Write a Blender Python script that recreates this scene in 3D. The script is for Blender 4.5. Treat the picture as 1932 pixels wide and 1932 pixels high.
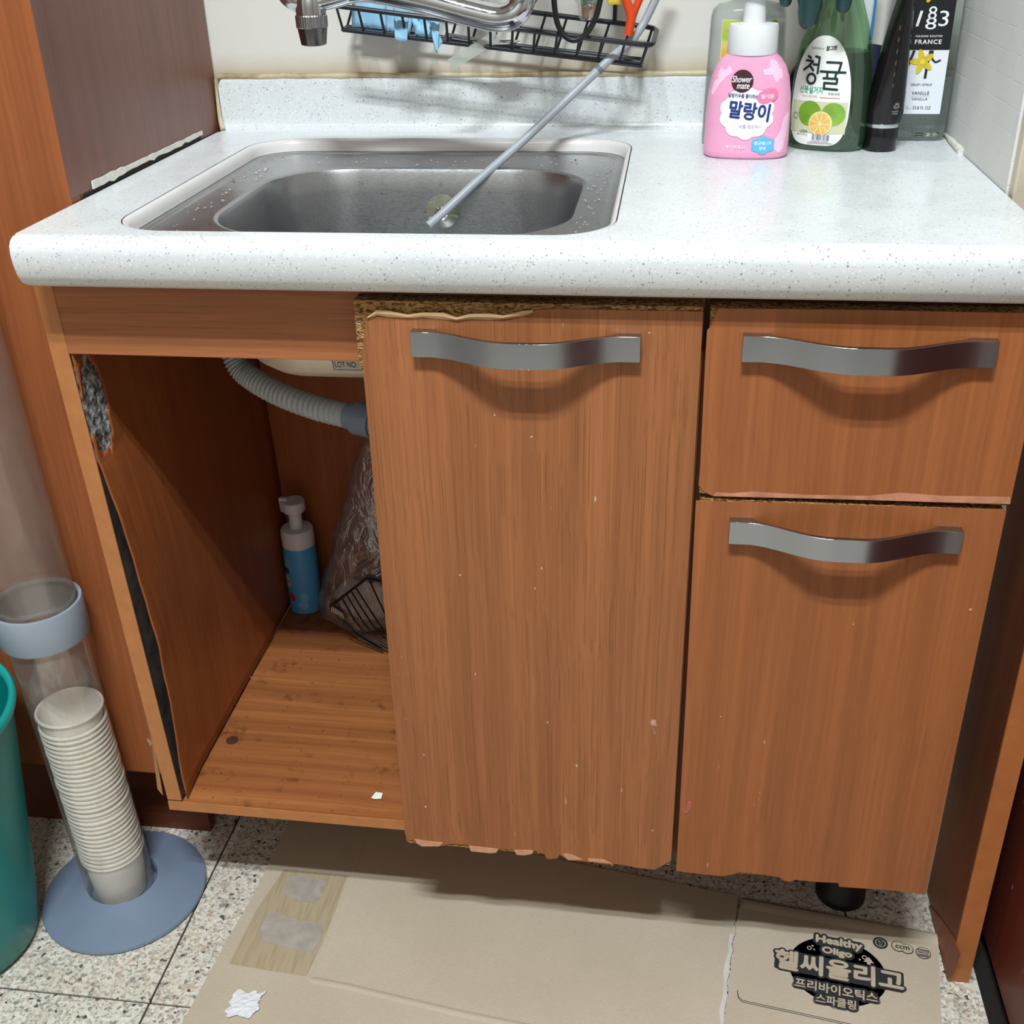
import bpy, bmesh, math, random
from mathutils import Vector, Matrix, noise
from mathutils.geometry import tessellate_polygon
random.seed(7)
PI = math.pi
SC = bpy.context.scene
COL = SC.collection
for _o in list(bpy.data.objects):
    bpy.data.objects.remove(_o)

# ------------------------------------------------------------------ camera
F_PX, IMG = 2120.0, 1932.0
CAM_D, CAM_H = 0.93, 1.0946
RW = ((0.99095022, 0.04261318, -0.12728624),
      (0.13218202, -0.4748029, 0.87010926),
      (-0.02335775, -0.87905991, -0.47613873))       # world axes in camera coords (x right, y down, z forward)
cam_d = bpy.data.cameras.new('camera')
cam = bpy.data.objects.new('camera', cam_d)
COL.objects.link(cam)
cam_d.sensor_fit = 'HORIZONTAL'
cam_d.sensor_width = 36.0
cam_d.lens = F_PX / IMG * 36.0
cam_d.clip_start = 0.02
cam.matrix_world = Matrix(((RW[0][0], -RW[0][1], -RW[0][2], 0.0),
                           (RW[1][0], -RW[1][1], -RW[1][2], -CAM_D),
                           (RW[2][0], -RW[2][1], -RW[2][2], CAM_H),
                           (0, 0, 0, 1)))
SC.camera = cam

# ------------------------------------------------------------------ light
SC.view_settings.view_transform = 'Standard'
SC.view_settings.look = 'None'
SC.view_settings.gamma = 1.0
SC.view_settings.use_curve_mapping = False
SC.view_settings.exposure = 0.0
world = bpy.data.worlds.new('world')
SC.world = world
world.use_nodes = True
world.node_tree.nodes['Background'].inputs[0].default_value = (0.9, 0.96, 1.0, 1)
world.node_tree.nodes['Background'].inputs[1].default_value = 0.25
for ly in (-1.15, -1.29):          # the two tubes of the kitchen's ceiling light
    ld = bpy.data.lights.new('ceiling_tube', 'AREA')
    ld.shape = 'RECTANGLE'
    ld.size = 0.60
    ld.size_y = 0.05
    ld.energy = 42
    ld.color = (0.88, 0.96, 1.0)
    lo = bpy.data.objects.new('ceiling_tube', ld)
    lo.location = (-0.15, ly, 2.76)
    COL.objects.link(lo)

# ------------------------------------------------------------------ helpers
def ray(px, py):
    c = (px - IMG / 2, py - IMG / 2, F_PX)
    return [sum(RW[i][k] * c[k] for k in range(3)) for i in range(3)]
def onY(px, py, y):
    r = ray(px, py); t = (y + CAM_D) / r[1]
    return Vector((t * r[0], y, CAM_H + t * r[2]))
def onZ(px, py, z):
    r = ray(px, py); t = (z - CAM_H) / r[2]
    return Vector((t * r[0], -CAM_D + t * r[1], z))
def onX(px, py, x):
    r = ray(px, py); t = x / r[0]
    return Vector((x, -CAM_D + t * r[1], CAM_H + t * r[2]))

def lin(r, g, b):
    f = lambda v: (v / 255 / 12.92) if v / 255 <= 0.04045 else ((v / 255 + 0.055) / 1.055) ** 2.4
    return (f(r), f(g), f(b), 1.0)

class MB:
    """collects geometry in world coordinates"""
    def __init__(s):
        s.v = []; s.f = []
    def add(s, vs, fs):
        o = len(s.v)
        s.v += [Vector(p) for p in vs]
        s.f += [tuple(i + o for i in f) for f in fs]
        return s
    def box(s, x0, x1, y0, y1, z0, z1, b=0.0):
        if b <= 0:
            vs = [(x, y, z) for x in (x0, x1) for y in (y0, y1) for z in (z0, z1)]
            return s.add(vs, [(0, 1, 3, 2), (4, 6, 7, 5), (0, 4, 5, 1), (2, 3, 7, 6), (0, 2, 6, 4), (1, 5, 7, 3)])
        bm = bmesh.new()
        bmesh.ops.create_cube(bm, size=1)
        for v in bm.verts:
            v.co = Vector(((x0 + x1) / 2 + v.co.x * (x1 - x0), (y0 + y1) / 2 + v.co.y * (y1 - y0), (z0 + z1) / 2 + v.co.z * (z1 - z0)))
        bmesh.ops.bevel(bm, geom=bm.edges[:], offset=b, segments=2, affect='EDGES', profile=0.6)
        return s.bm(bm)
    def bm(s, bm):
        bm.verts.index_update()
        s.add([v.co.copy() for v in bm.verts], [tuple(v.index for v in f.verts) for f in bm.faces])
        bm.free()
        return s
    def hexa(s, p):      # 8 points: bottom 4 ccw, top 4 ccw
        return s.add(p, [(3, 2, 1, 0), (4, 5, 6, 7), (0, 1, 5, 4), (1, 2, 6, 5), (2, 3, 7, 6), (3, 0, 4, 7)])
    def loft(s, loops, cap0=False, cap1=False, closed=True):
        n = len(loops[0]); vs = []; fs = []
        for l in loops: vs += list(l)
        for i in range(len(loops) - 1):
            for j in range(n if closed else n - 1):
                k = (j + 1) % n
                fs.append((i * n + j, i * n + k, (i + 1) * n + k, (i + 1) * n + j))
        if cap0: fs.append(tuple(reversed(range(n))))
        if cap1: fs.append(tuple((len(loops) - 1) * n + j for j in range(n)))
        return s.add(vs, fs)
    def lathe(s, prof, c=(0, 0, 0), seg=32, cap0=True, cap1=True, mat=None):
        loops = []
        for r, z in prof:
            l = []
            for j in range(seg):
                a = 2 * PI * j / seg
                p = Vector((r * math.cos(a), r * math.sin(a), z))
                if mat is not None: p = mat @ p
                l.append(p + Vector(c))
            loops.append(l)
        return s.loft(loops, cap0, cap1)
    def sweep(s, pts, rad, seg=10, caps=True, sub=0, flat=1.0):
        pts = [Vector(p) for p in pts]
        if sub: pts = smooth_path(pts, sub)
        n = len(pts)
        rr = rad if callable(rad) else (lambda t: rad)
        loops = []
        d0 = (pts[1] - pts[0]).normalized()
        up = Vector((0, 0, 1)) if abs(d0.z) < 0.9 else Vector((0, 1, 0))
        nrm = (up - d0 * up.dot(d0)).normalized()
        for i in range(n):
            d = (pts[min(i + 1, n - 1)] - pts[max(i - 1, 0)]).normalized()
            nrm = (nrm - d * nrm.dot(d)).normalized()
            bi = d.cross(nrm)
            r = rr(i / (n - 1))
            loops.append([pts[i] + nrm * (r * math.cos(2 * PI * j / seg)) + bi * (r * flat * math.sin(2 * PI * j / seg)) for j in range(seg)])
        return s.loft(loops, caps, caps)
    def prism(s, pts2, to3, depth):
        """flat outline (any simple polygon), to3(u,v,d) -> world point; d from 0 to depth"""
        n = len(pts2)
        tri = tessellate_polygon([[Vector((u, v, 0)) for u, v in pts2]])
        vs = [to3(u, v, 0) for u, v in pts2] + [to3(u, v, depth) for u, v in pts2]
        fs = [tuple(q) for q in tri] + [tuple(n + i for i in reversed(q)) for q in tri]
        fs += [(i, (i + 1) % n, n + (i + 1) % n, n + i) for i in range(n)]
        return s.add(vs, fs)
    def fan(s, outline, to3, rings=6, jit=None):
        """star shaped flat print mapped on to a surface"""
        cu = sum(p[0] for p in outline) / len(outline); cv = sum(p[1] for p in outline) / len(outline)
        n = len(outline)
        vs = [to3(cu, cv)]; fs = []
        for i in range(1, rings + 1):
            t = i / rings
            vs += [to3(cu + (u - cu) * t, cv + (v - cv) * t) for u, v in outline]
        for j in range(n):
            k = (j + 1) % n
            fs.append((0, 1 + j, 1 + k))
            for i in range(rings - 1):
                fs.append((1 + i * n + j, 1 + (i + 1) * n + j, 1 + (i + 1) * n + k, 1 + i * n + k))
        return s.add(vs, fs)

def smooth_path(P, sub):
    out = []
    n = len(P)
    for i in range(n - 1):
        p0 = P[max(i - 1, 0)]; p1 = P[i]; p2 = P[i + 1]; p3 = P[min(i + 2, n - 1)]
        for k in range(sub):
            t = k / sub
            out.append(0.5 * ((2 * p1) + (p2 - p0) * t + (2 * p0 - 5 * p1 + 4 * p2 - p3) * t * t + (3 * p1 - p0 - 3 * p2 + p3) * t ** 3))
    out.append(P[-1].copy())
    return out

def wloc(o):
    p = Vector((0, 0, 0))
    while o is not None:
        p += o.location; o = o.parent
    return p

def build(name, mb, mat, parent=None, smooth=False, label=None, cat=None, group=None, kind=None, origin=None, solid=0.0, recalc=True):
    if isinstance(mb, MB):
        if parent is not None: off = wloc(parent)
        elif origin is not None: off = Vector(origin)
        else:
            xs = [v.x for v in mb.v]; ys = [v.y for v in mb.v]; zs = [v.z for v in mb.v]
            off = Vector(((min(xs) + max(xs)) / 2, (min(ys) + max(ys)) / 2, min(zs)))
        me = bpy.data.meshes.new(name)
        me.from_pydata([v - off for v in mb.v], [], mb.f)
        if recalc:
            bm = bmesh.new(); bm.from_mesh(me)
            bmesh.ops.remove_doubles(bm, verts=bm.verts, dist=1e-6)
            bmesh.ops.recalc_face_normals(bm, faces=bm.faces)
            bm.to_mesh(me); bm.free()
        loc = Vector((0, 0, 0)) if parent is not None else off
    else:
        me = mb; loc = Vector((0, 0, 0))
    if mat is not None:
        me.materials.clear(); me.materials.append(mat)
    if smooth:
        ang = 40 if smooth is True else smooth
        for p in me.polygons: p.use_smooth = True
        try: me.set_sharp_from_angle(angle=math.radians(ang))
        except Exception: pass
    o = bpy.data.objects.new(name, me)
    COL.objects.link(o)
    o.location = loc
    if parent is not None: o.parent = parent
    if solid:
        m = o.modifiers.new('thickness', 'SOLIDIFY'); m.thickness = solid; m.offset = 0
    tag(o, label, cat, group, kind)
    return o

def tag(o, label=None, cat=None, group=None, kind=None):
    if label: o['label'] = label
    if cat: o['category'] = cat
    if group: o['group'] = group
    if kind: o['kind'] = kind
    return o

def thing(name, label, cat, loc, group=None):
    o = bpy.data.objects.new(name, None)
    o.empty_display_size = 0.02
    o.location = loc
    COL.objects.link(o)
    return tag(o, label, cat, group)

def struct(name, loc=(0, 0, 0)):
    o = bpy.data.objects.new(name, None)
    o.location = loc
    COL.objects.link(o)
    o['kind'] = 'structure'
    return o

def rrect(x0, x1, y0, y1, r, n=10):
    out = []
    for cx, cy, a0 in ((x1 - r, y0 + r, -PI / 2), (x1 - r, y1 - r, 0), (x0 + r, y1 - r, PI / 2), (x0 + r, y0 + r, PI)):
        for k in range(n):
            a = a0 + PI / 2 * k / (n - 1)
            out.append((cx + r * math.cos(a), cy + r * math.sin(a)))
    return out
def ellipse(cu, cv, a, b, n=40):
    return [(cu + a * math.cos(2 * PI * k / n), cv + b * math.sin(2 * PI * k / n)) for k in range(n)]

def text2d(body, bold=0.0, shear=0.0, spacing=1.0):
    """triangulated lettering of height ~1, centred: (verts2d, faces, width)"""
    cu = bpy.data.curves.new('lettering', 'FONT')
    cu.body = body; cu.resolution_u = 3; cu.shear = shear; cu.space_character = spacing
    cu.fill_mode = 'FRONT'
    to = bpy.data.objects.new('lettering', cu)
    COL.objects.link(to)
    bpy.context.view_layer.update()
    me = bpy.data.meshes.new_from_object(to.evaluated_get(bpy.context.evaluated_depsgraph_get()))
    vs = [(v.co.x, v.co.y) for v in me.vertices]
    fs = [tuple(p.vertices) for p in me.polygons]
    bpy.data.objects.remove(to); bpy.data.curves.remove(cu); bpy.data.meshes.remove(me)
    x0 = min(v[0] for v in vs); x1 = max(v[0] for v in vs); y0 = min(v[1] for v in vs); y1 = max(v[1] for v in vs)
    vs = [(x - (x0 + x1) / 2, y - (y0 + y1) / 2) for x, y in vs]
    return vs, fs, x1 - x0, y1 - y0
def put_text(mb, body, cu, cv, w, to3, h=None, bold=0.0, shear=0.0, rot=0.0, spacing=1.0, spread=0.0, lift=(0, -1.5e-5, 0)):
    vs, fs, tw, th = text2d(body, bold, shear, spacing)
    sx = w / tw; sy = (h / th) if h else sx
    c, s = math.cos(rot), math.sin(rot)
    sh = [(0.0, 0.0)]
    if spread: sh = [(spread * math.cos(a), spread * math.sin(a)) for a in [2 * PI * k / 14 for k in range(14)]]
    elif bold > 0: sh += [(dx * bold * sx * 0.8, dy * bold * sx * 0.8) for dx, dy in ((-1, 0), (1, 0), (0, 1), (0, -1), (0.7, 0.7), (-0.7, 0.7))]
    for q, (dx, dy) in enumerate(sh):
        up = Vector(lift) * q
        mb.add([Vector(to3(cu + dx + x * sx * c - y * sy * s, cv + dy + x * sx * s + y * sy * c)) + up for x, y in vs], fs)
    return mb

# ------------------------------------------------------------------ materials
class NT:
    def __init__(s, name):
        s.m = bpy.data.materials.new(name); s.m.use_nodes = True
        s.t = s.m.node_tree; s.t.nodes.clear()
        s.out = s.n('ShaderNodeOutputMaterial')
        s._tc = None
    def n(s, kind, ins=None, **kw):
        x = s.t.nodes.new(kind)
        for k, v in kw.items(): setattr(x, k, v)
        for k, v in (ins or {}).items(): s.set(x, k, v)
        return x
    def set(s, x, k, v):
        if isinstance(v, bpy.types.NodeSocket): s.t.links.new(v, x.inputs[k])
        else: x.inputs[k].default_value = v
    def coord(s, scale=(1, 1, 1), rot=(0, 0, 0), loc=(0, 0, 0)):
        if s._tc is None: s._tc = s.n('ShaderNodeTexCoord')
        return s.n('ShaderNodeMapping', {0: s._tc.outputs['Object'], 'Scale': scale, 'Rotation': rot, 'Location': loc}).outputs[0]
    def noise(s, vec, scale=5, detail=3, rough=0.5, dist=0.0):
        return s.n('ShaderNodeTexNoise', {'Vector': vec, 'Scale': scale, 'Detail': detail, 'Roughness': rough, 'Distortion': dist}).outputs[0]
    def voro(s, vec, scale=5, feature='F1', rnd=1.0):
        return s.n('ShaderNodeTexVoronoi', {'Vector': vec, 'Scale': scale, 'Randomness': rnd}, feature=feature)
    def ramp(s, fac, stops, interp='LINEAR'):
        x = s.n('ShaderNodeValToRGB', {0: fac})
        x.color_ramp.interpolation = interp
        e = x.color_ramp.elements
        while len(e) > 1: e.remove(e[-1])
        for i, (p, c) in enumerate(stops):
            k = e[0] if i == 0 else e.new(p)
            k.position = p
            k.color = c if not isinstance(c, (int, float)) else (c, c, c, 1)
        return x.outputs[0]
    def mix(s, fac, a, b, blend='MIX'):
        x = s.n('ShaderNodeMix', data_type='RGBA', blend_type=blend)
        for k, v in ((0, fac), (6, a), (7, b)): s.set(x, k, v)
        return x.outputs[2]
    def math(s, op, a, b=0.0):
        return s.n('ShaderNodeMath', {0: a, 1: b}, operation=op).outputs[0]
    def bump(s, h, strength=0.3, dist=0.001):
        return s.n('ShaderNodeBump', {'Height': h, 'Strength': strength, 'Distance': dist}).outputs[0]
    def pbr(s, **kw):
        x = s.n('ShaderNodeBsdfPrincipled')
        names = dict(base='Base Color', rough='Roughness', metal='Metallic', spec='Specular IOR Level', nrm='Normal', trans='Transmission Weight', ior='IOR',
                     alpha='Alpha', coat='Coat Weight', coat_rough='Coat Roughness', aniso='Anisotropic', sub='Subsurface Weight')
        for k, v in kw.items(): s.set(x, names[k], v)
        return x.outputs[0]
    def done(s, sh):
        s.t.links.new(sh, s.out.inputs[0])
        return s.m

def plain(name, c, rough=0.5, metal=0.0, spec=0.5, var=0.06, vscale=40, bump=0.0, coat=0.0, sub=0.0, bscale=300):
    t = NT(name)
    co = t.coord()
    n = t.noise(co, vscale, 4)
    dark = tuple(v * (1 - var) for v in c[:3]) + (1,)
    lite = tuple(min(1, v * (1 + var)) for v in c[:3]) + (1,)
    base = t.ramp(n, [(0.3, dark), (0.7, lite)])
    kw = dict(base=base, rough=rough, metal=metal, spec=spec, coat=coat)
    if sub: kw['sub'] = sub
    if bump: kw['nrm'] = t.bump(t.noise(co, bscale, 3), bump, 0.0006)
    return t.done(t.pbr(**kw))

def wood(name, axis='z', lo=lin(150, 82, 40), hi=lin(188, 112, 62), pore=0.62, rough=0.42, spec=0.35, scuff=0.0, dirt=0.0, seed=0.0):
    t = NT(name)
    k = {'z': (1, 1, 0.022), 'x': (0.022, 1, 1), 'y': (1, 0.022, 1)}[axis]
    L = (seed, seed * 1.7, seed * 0.6)
    c1 = t.coord(k, loc=L)
    warp = t.noise(t.coord((1, 1, 1), loc=L), 7, 2)
    wv = t.n('ShaderNodeVectorMath', {0: c1, 1: t.n('ShaderNodeVectorMath', {0: warp, 3: 0.006}, operation='SCALE').outputs[0]}, operation='ADD').outputs[0]
    broad = t.noise(wv, 45, 3, 0.55)
    k2 = tuple(v if v == 1 else 0.0055 for v in k)
    wv2 = t.n('ShaderNodeVectorMath', {0: t.coord(k2, loc=L), 1: t.n('ShaderNodeVectorMath', {0: warp, 3: 0.005}, operation='SCALE').outputs[0]}, operation='ADD').outputs[0]
    med = t.noise(wv, 240, 4, 0.6)
    fine = t.noise(wv2, 950, 3, 0.5)
    base = t.ramp(broad, [(0.32, lo), (0.68, hi)])
    base = t.mix(t.ramp(med, [(0.38, 0.38), (0.62, 0.0)]), base, tuple(v * 0.72 for v in lo[:3]) + (1,))
    base = t.mix(t.ramp(fine, [(pore, 0.0), (pore + 0.07, 0.42)]), base, tuple(v * 0.42 for v in lo[:3]) + (1,))
    rg = rough
    if scuff:
        sc = t.noise(t.coord((1, 1, 0.35), loc=L), 55, 3, 0.6)
        sc2 = t.noise(t.coord((1, 1, 1), loc=L), 6, 2)
        mask = t.math('MULTIPLY', t.ramp(sc, [(0.72, 0.0), (0.75, 1.0)]), t.ramp(sc2, [(0.45, 0.0), (0.6, 1.0)]))
        base = t.mix(t.math('MULTIPLY', mask, scuff), base, lin(214, 196, 180))
        rg = t.math('ADD', rough, t.math('MULTIPLY', sc2, 0.12))
    if dirt:
        d = t.noise(t.coord((1, 1, 1), loc=L), 26, 5, 0.65)
        base = t.mix(t.math('MULTIPLY', t.ramp(d, [(0.58, 0.0), (0.68, 1.0)]), dirt), base, lin(62, 32, 16))
        d2 = t.noise(t.coord((1, 1, 1), loc=L), 190, 2, 0.5)
        base = t.mix(t.math('MULTIPLY', t.ramp(d2, [(0.70, 0.0), (0.73, 1.0)]), dirt), base, lin(48, 24, 12))
    nrm = t.bump(fine, 0.12, 0.0004)
    return t.done(t.pbr(base=base, rough=rg, spec=spec, nrm=nrm))

def M_counter():
    t = NT('speckled_solid_surface')
    co = t.coord()
    base = t.ramp(t.noise(co, 9, 3), [(0.3, lin(216, 220, 222)), (0.7, lin(226, 229, 230))])
    for sc, th, sz, col, seed in ((420, 0.86, 0.22, lin(140, 144, 146), 0.0), (520, 0.80, 0.22, lin(172, 175, 174), 3.0), (420, 0.84, 0.30, lin(246, 248, 248), 7.0), (260, 0.94, 0.16, lin(112, 116, 118), 11.0)):
        v = t.voro(t.coord(loc=(seed, seed, seed)), sc)
        rnd = t.n('ShaderNodeSeparateColor', {0: v.outputs['Color']}).outputs[0]
        mk = t.math('MULTIPLY', t.math('GREATER_THAN', rnd, th), t.ramp(v.outputs['Distance'], [(sz, 1.0), (sz + 0.14, 0.0)]))
        base = t.mix(t.math('MULTIPLY', mk, 0.8), base, col)
    return t.done(t.pbr(base=base, rough=t.ramp(t.noise(co, 30, 3), [(0.3, 0.2), (0.7, 0.34)]), spec=0.45))

def M_granite():
    t = NT('granite')
    w = t.noise(t.coord(), 120, 2)
    co = t.n('ShaderNodeVectorMath', {0: t.coord(), 1: t.n('ShaderNodeVectorMath', {0: w, 3: 0.004}, operation='SCALE').outputs[0]}, operation='ADD').outputs[0]
    v = t.voro(co, 270)
    rnd = t.n('ShaderNodeSeparateColor', {0: v.outputs['Color']})
    base = t.ramp(rnd.outputs[0], [(0.0, lin(218, 212, 198)), (0.38, lin(206, 192, 174)), (0.54, lin(230, 225, 212)), (0.78, lin(184, 180, 170)), (0.85, lin(198, 174, 154)), (0.93, lin(142, 142, 136)), (0.975, lin(70, 70, 68))], 'CONSTANT')
    v2 = t.voro(t.coord(loc=(4, 2, 1)), 420)
    r2 = t.n('ShaderNodeSeparateColor', {0: v2.outputs['Color']}).outputs[0]
    base = t.mix(t.math('MULTIPLY', t.math('GREATER_THAN', r2, 0.86), 0.55), base, lin(104, 102, 96))
    base = t.mix(t.ramp(t.noise(t.coord(), 14, 3), [(0.4, 0.0), (0.7, 0.25)]), base, lin(184, 168, 148))
    return t.done(t.pbr(base=base, rough=0.38, spec=0.4))

def M_steel(name='brushed_steel', c=lin(178, 180, 182), rough=0.3, k=(1, 12, 12), blotch=0.35, rv=0.1):
    t = NT(name)
    n = t.noise(t.coord(k), 160, 3)
    sm = t.noise(t.coord(), 35, 4)
    base = t.mix(t.ramp(sm, [(0.45, 0.0), (0.75, blotch)]), c, tuple(v * 0.7 for v in c[:3]) + (1,))
    return t.done(t.pbr(base=base, metal=1.0, rough=t.ramp(n, [(0.3, max(0.02, rough - rv * 0.8)), (0.7, rough + rv)]), nrm=t.bump(n, 0.5 * rv, 0.0003)))

def M_clear(name, tint=(0.93, 0.94, 0.93, 1), haze=0.10, haze_c=(0.8, 0.8, 0.8, 1), gloss=0.08, rough=0.05, dirty=0.0):
    t = NT(name)
    tr = t.n('ShaderNodeBsdfTransparent', {0: tint}).outputs[0]
    df = t.n('ShaderNodeBsdfDiffuse', {0: haze_c}).outputs[0]
    hz = haze
    if dirty:
        d = t.noise(t.coord((1, 1, 0.4)), 45, 4, 0.6)
        hz = t.math('ADD', haze, t.math('MULTIPLY', t.ramp(d, [(0.5, 0.0), (0.75, 1.0)]), dirty))
    m1 = t.n('ShaderNodeMixShader', {0: hz, 1: tr, 2: df}).outputs[0]
    gl = t.n('ShaderNodeBsdfGlossy', {'Color': (1, 1, 1, 1), 'Roughness': rough}).outputs[0]
    lw = t.n('ShaderNodeLayerWeight', {0: 0.35}).outputs['Facing']
    fac = t.math('ADD', t.math('MULTIPLY', t.math('POWER', lw, 2.5), 0.45), gloss * 0.5)
    return t.done(t.n('ShaderNodeMixShader', {0: fac, 1: m1, 2: gl}).outputs[0])

def M_glass(name, c, rough=0.02, ior=1.4, trans=1.0):
    t = NT(name)
    return t.done(t.pbr(base=c, rough=rough, trans=trans, ior=ior, spec=0.5))

def M_chip():
    t = NT('raw_chipboard')
    v = t.voro(t.coord((1, 1, 2.2), rot=(0, 0.6, 0)), 330)
    base = t.ramp(t.n('ShaderNodeSeparateColor', {0: v.outputs['Color']}).outputs[0], [(0, lin(92, 60, 34)), (0.35, lin(150, 108, 66)), (0.7, lin(190, 150, 100)), (1, lin(120, 80, 44))])
    return t.done(t.pbr(base=base, rough=0.9, spec=0.1, nrm=t.bump(v.outputs['Distance'], 0.8, 0.002)))

def M_wall(name='painted_wall', c=lin(214, 208, 198), stain=False):
    t = NT(name)
    base = t.ramp(t.noise(t.coord(), 6, 4), [(0.3, c), (0.7, tuple(min(1, v * 1.05) for v in c[:3]) + (1,))])
    if stain:      # yellowed, water-stained band just above the upstand
        z = t.n('ShaderNodeSeparateXYZ', {0: t.coord()}).outputs[2]
        nz = t.noise(t.coord((1, 1, 2)), 18, 4, 0.6)
        zz = t.math('ADD', z, t.math('MULTIPLY', t.math('SUBTRACT', nz, 0.5), 0.022))
        base = t.mix(t.ramp(zz, [(0.917, 0.75), (0.929, 0.35), (0.945, 0.0)]), base, lin(186, 166, 124))
        d = t.noise(t.coord(), 160, 2)
        base = t.mix(t.ramp(d, [(0.76, 0.0), (0.79, 0.5)]), base, lin(120, 112, 100))
    return t.done(t.pbr(base=base, rough=0.55, spec=0.3, nrm=t.bump(t.noise(t.coord(), 260, 3), 0.08, 0.0006)))

def M_wallpaper():
    t = NT('embossed_wallpaper')
    b = t.n('ShaderNodeTexBrick', {'Vector': t.coord(rot=(0, PI / 2, PI / 2)), 'Scale': 1.0, 'Mortar Size': 0.0009, 'Brick Width': 0.038, 'Row Height': 0.021, 'Mortar Smooth': 0.6})
    nz = t.noise(t.coord(), 420, 3)
    br = t.ramp(t.noise(t.coord(), 70, 2), [(0.45, 0.0), (0.6, 1.0)])
    h = t.math('ADD', t.math('MULTIPLY', t.math('MULTIPLY', b.outputs['Fac'], br), -0.7), t.math('MULTIPLY', nz, 0.35))
    return t.done(t.pbr(base=t.ramp(t.noise(t.coord(), 9, 3), [(0.3, lin(212, 212, 208)), (0.7, lin(224, 224, 220))]), rough=0.7, spec=0.2, nrm=t.bump(h, 0.5, 0.001)))

def M_card():
    t = NT('brown_cardboard')
    base = t.ramp(t.noise(t.coord(), 5, 4), [(0.3, lin(190, 175, 154)), (0.7, lin(204, 189, 168))])
    fib = t.noise(t.coord((1, 9, 1)), 180, 3)
    base = t.mix(t.ramp(fib, [(0.4, 0.22), (0.65, 0.0)]), base, lin(150, 130, 104))
    sp = t.noise(t.coord(), 330, 2)
    base = t.mix(t.ramp(sp, [(0.76, 0.0), (0.79, 0.6)]), base, lin(96, 80, 62))
    return t.done(t.pbr(base=base, rough=0.75, spec=0.25, nrm=t.bump(t.noise(t.coord(), 12, 3), 0.12, 0.004)))

W_DOOR = wood('cherry_laminate_vertical', 'z', lin(150, 92, 54), lin(174, 110, 68), scuff=0.6, pore=0.57)
W_DOOR2 = wood('cherry_laminate_drawers', 'z', lin(152, 90, 50), lin(170, 102, 58), scuff=0.4, pore=0.66, seed=3.1)
W_RAIL = wood('cherry_laminate_horizontal', 'x', lin(150, 90, 54), lin(178, 112, 70), pore=0.6, seed=1.3)
W_BASE = wood('cherry_shelf_board', 'x', lin(146, 86, 48), lin(180, 114, 66), pore=0.68, dirt=0.5, seed=5.2)
W_INNER = wood('cherry_inner_lining', 'z', lin(152, 84, 44), lin(170, 98, 54), pore=0.72, seed=2.2)
W_TALL = wood('cherry_tall_front', 'z', lin(146, 82, 44), lin(164, 94, 54), pore=0.74, scuff=0.7, seed=6.4)
W_SIDE = wood('shaded_tall_side', 'z', lin(116, 72, 58), lin(130, 84, 68), pore=0.76, scuff=0.8, rough=0.33, spec=0.5, seed=8.8)  # same laminate as the front, shade and pale haze mixed into its colour
W_EDGE = plain('orange_edge_band', lin(180, 116, 66), 0.5, var=0.08, vscale=60)
W_RED = wood('dark_red_laminate', 'z', lin(96, 38, 26), lin(112, 46, 32), pore=0.76, scuff=0.6, rough=0.36, seed=4.4)
COUNTER = M_counter(); GRANITE = M_granite(); CHIP = M_chip(); CARD = M_card()
STEEL = M_steel(); CHROME = M_steel('chrome', lin(205, 208, 212), 0.06, (1, 1, 1)); HANDLE = M_steel('brushed_nickel', lin(164, 168, 175), 0.25, (0.3, 1, 1), 0.04, 0.015)
SINK_UNDER = plain('sink_undercoat', lin(222, 212, 192), 0.4, metal=0.35)
BLACK = plain('black_plastic', lin(16, 16, 17), 0.45)
DARK = plain('painted_gap_shade', lin(26, 20, 17), 0.9)  # near-black colour that paints shade on to strips placed in gaps
BLACKWIRE = plain('black_coated_wire', lin(26, 30, 36), 0.35)
WHITE = plain('white_plastic', lin(228, 230, 232), 0.35, var=0.02)
PAPER = plain('white_paper', lin(250, 246, 238), 0.8, var=0.03)
GREYPL = plain('grey_plastic', lin(120, 134, 154), 0.28, var=0.04, vscale=25)
HOSEGREY = plain('grey_ribbed_plastic', lin(172, 178, 182), 0.42, var=0.05)
TEAL = plain('teal_plastic', lin(0, 128, 126), 0.38, var=0.05)
CAULK = plain('white_caulk', lin(224, 222, 212), 0.6, var=0.1, bump=0.5, vscale=120)

# ------------------------------------------------------------------ the room
# floor: granite tiles on a dark bed
floor = struct('floor')
build('grout_bed', MB().box(-1.6, 1.6, -2.2, 0.475, -0.03, -0.0025), plain('dark_grout', lin(44, 36, 30), 0.9), floor)
TS = 0.4
tile_cache = {}
for ix in range(-3, 6):
    for iy in range(-6, 3):
        x0, x1 = -0.5500 + ix * TS, -0.5500 + (ix + 1) * TS
        y0, y1 = -0.1340 + iy * TS, -0.1340 + (iy + 1) * TS
        x0, x1 = max(x0, -1.6), min(x1, 1.6); y0, y1 = max(y0, -2.2), min(y1, 0.475)
        if x1 - x0 < 0.02 or y1 - y0 < 0.02: continue
        g = 0.0012
        key = (round(x1 - x0, 3), round(y1 - y0, 3))
        cx, cy = (x0 + x1) / 2, (y0 + y1) / 2
        if key not in tile_cache:
            hx, hy = (x1 - x0) / 2 - g, (y1 - y0) / 2 - g
            o = build('floor_tile', MB().box(-hx, hx, -hy, hy, -0.012, 0.0, 0.0008), GRANITE, floor)
            tile_cache[key] = o.data
        else:
            o = bpy.data.objects.new('floor_tile', tile_cache[key]); COL.objects.link(o); o.parent = floor
        o.location = (cx, cy, 0)
PAINT = M_wall('painted_wall', lin(164, 158, 150))
build('wall_back', MB().box(-1.6, 1.6, 0.475, 0.55, 0, 2.85), M_wall('stained_wall', lin(220, 216, 208), True), kind='structure', origin=(0, 0, 0))
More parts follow.
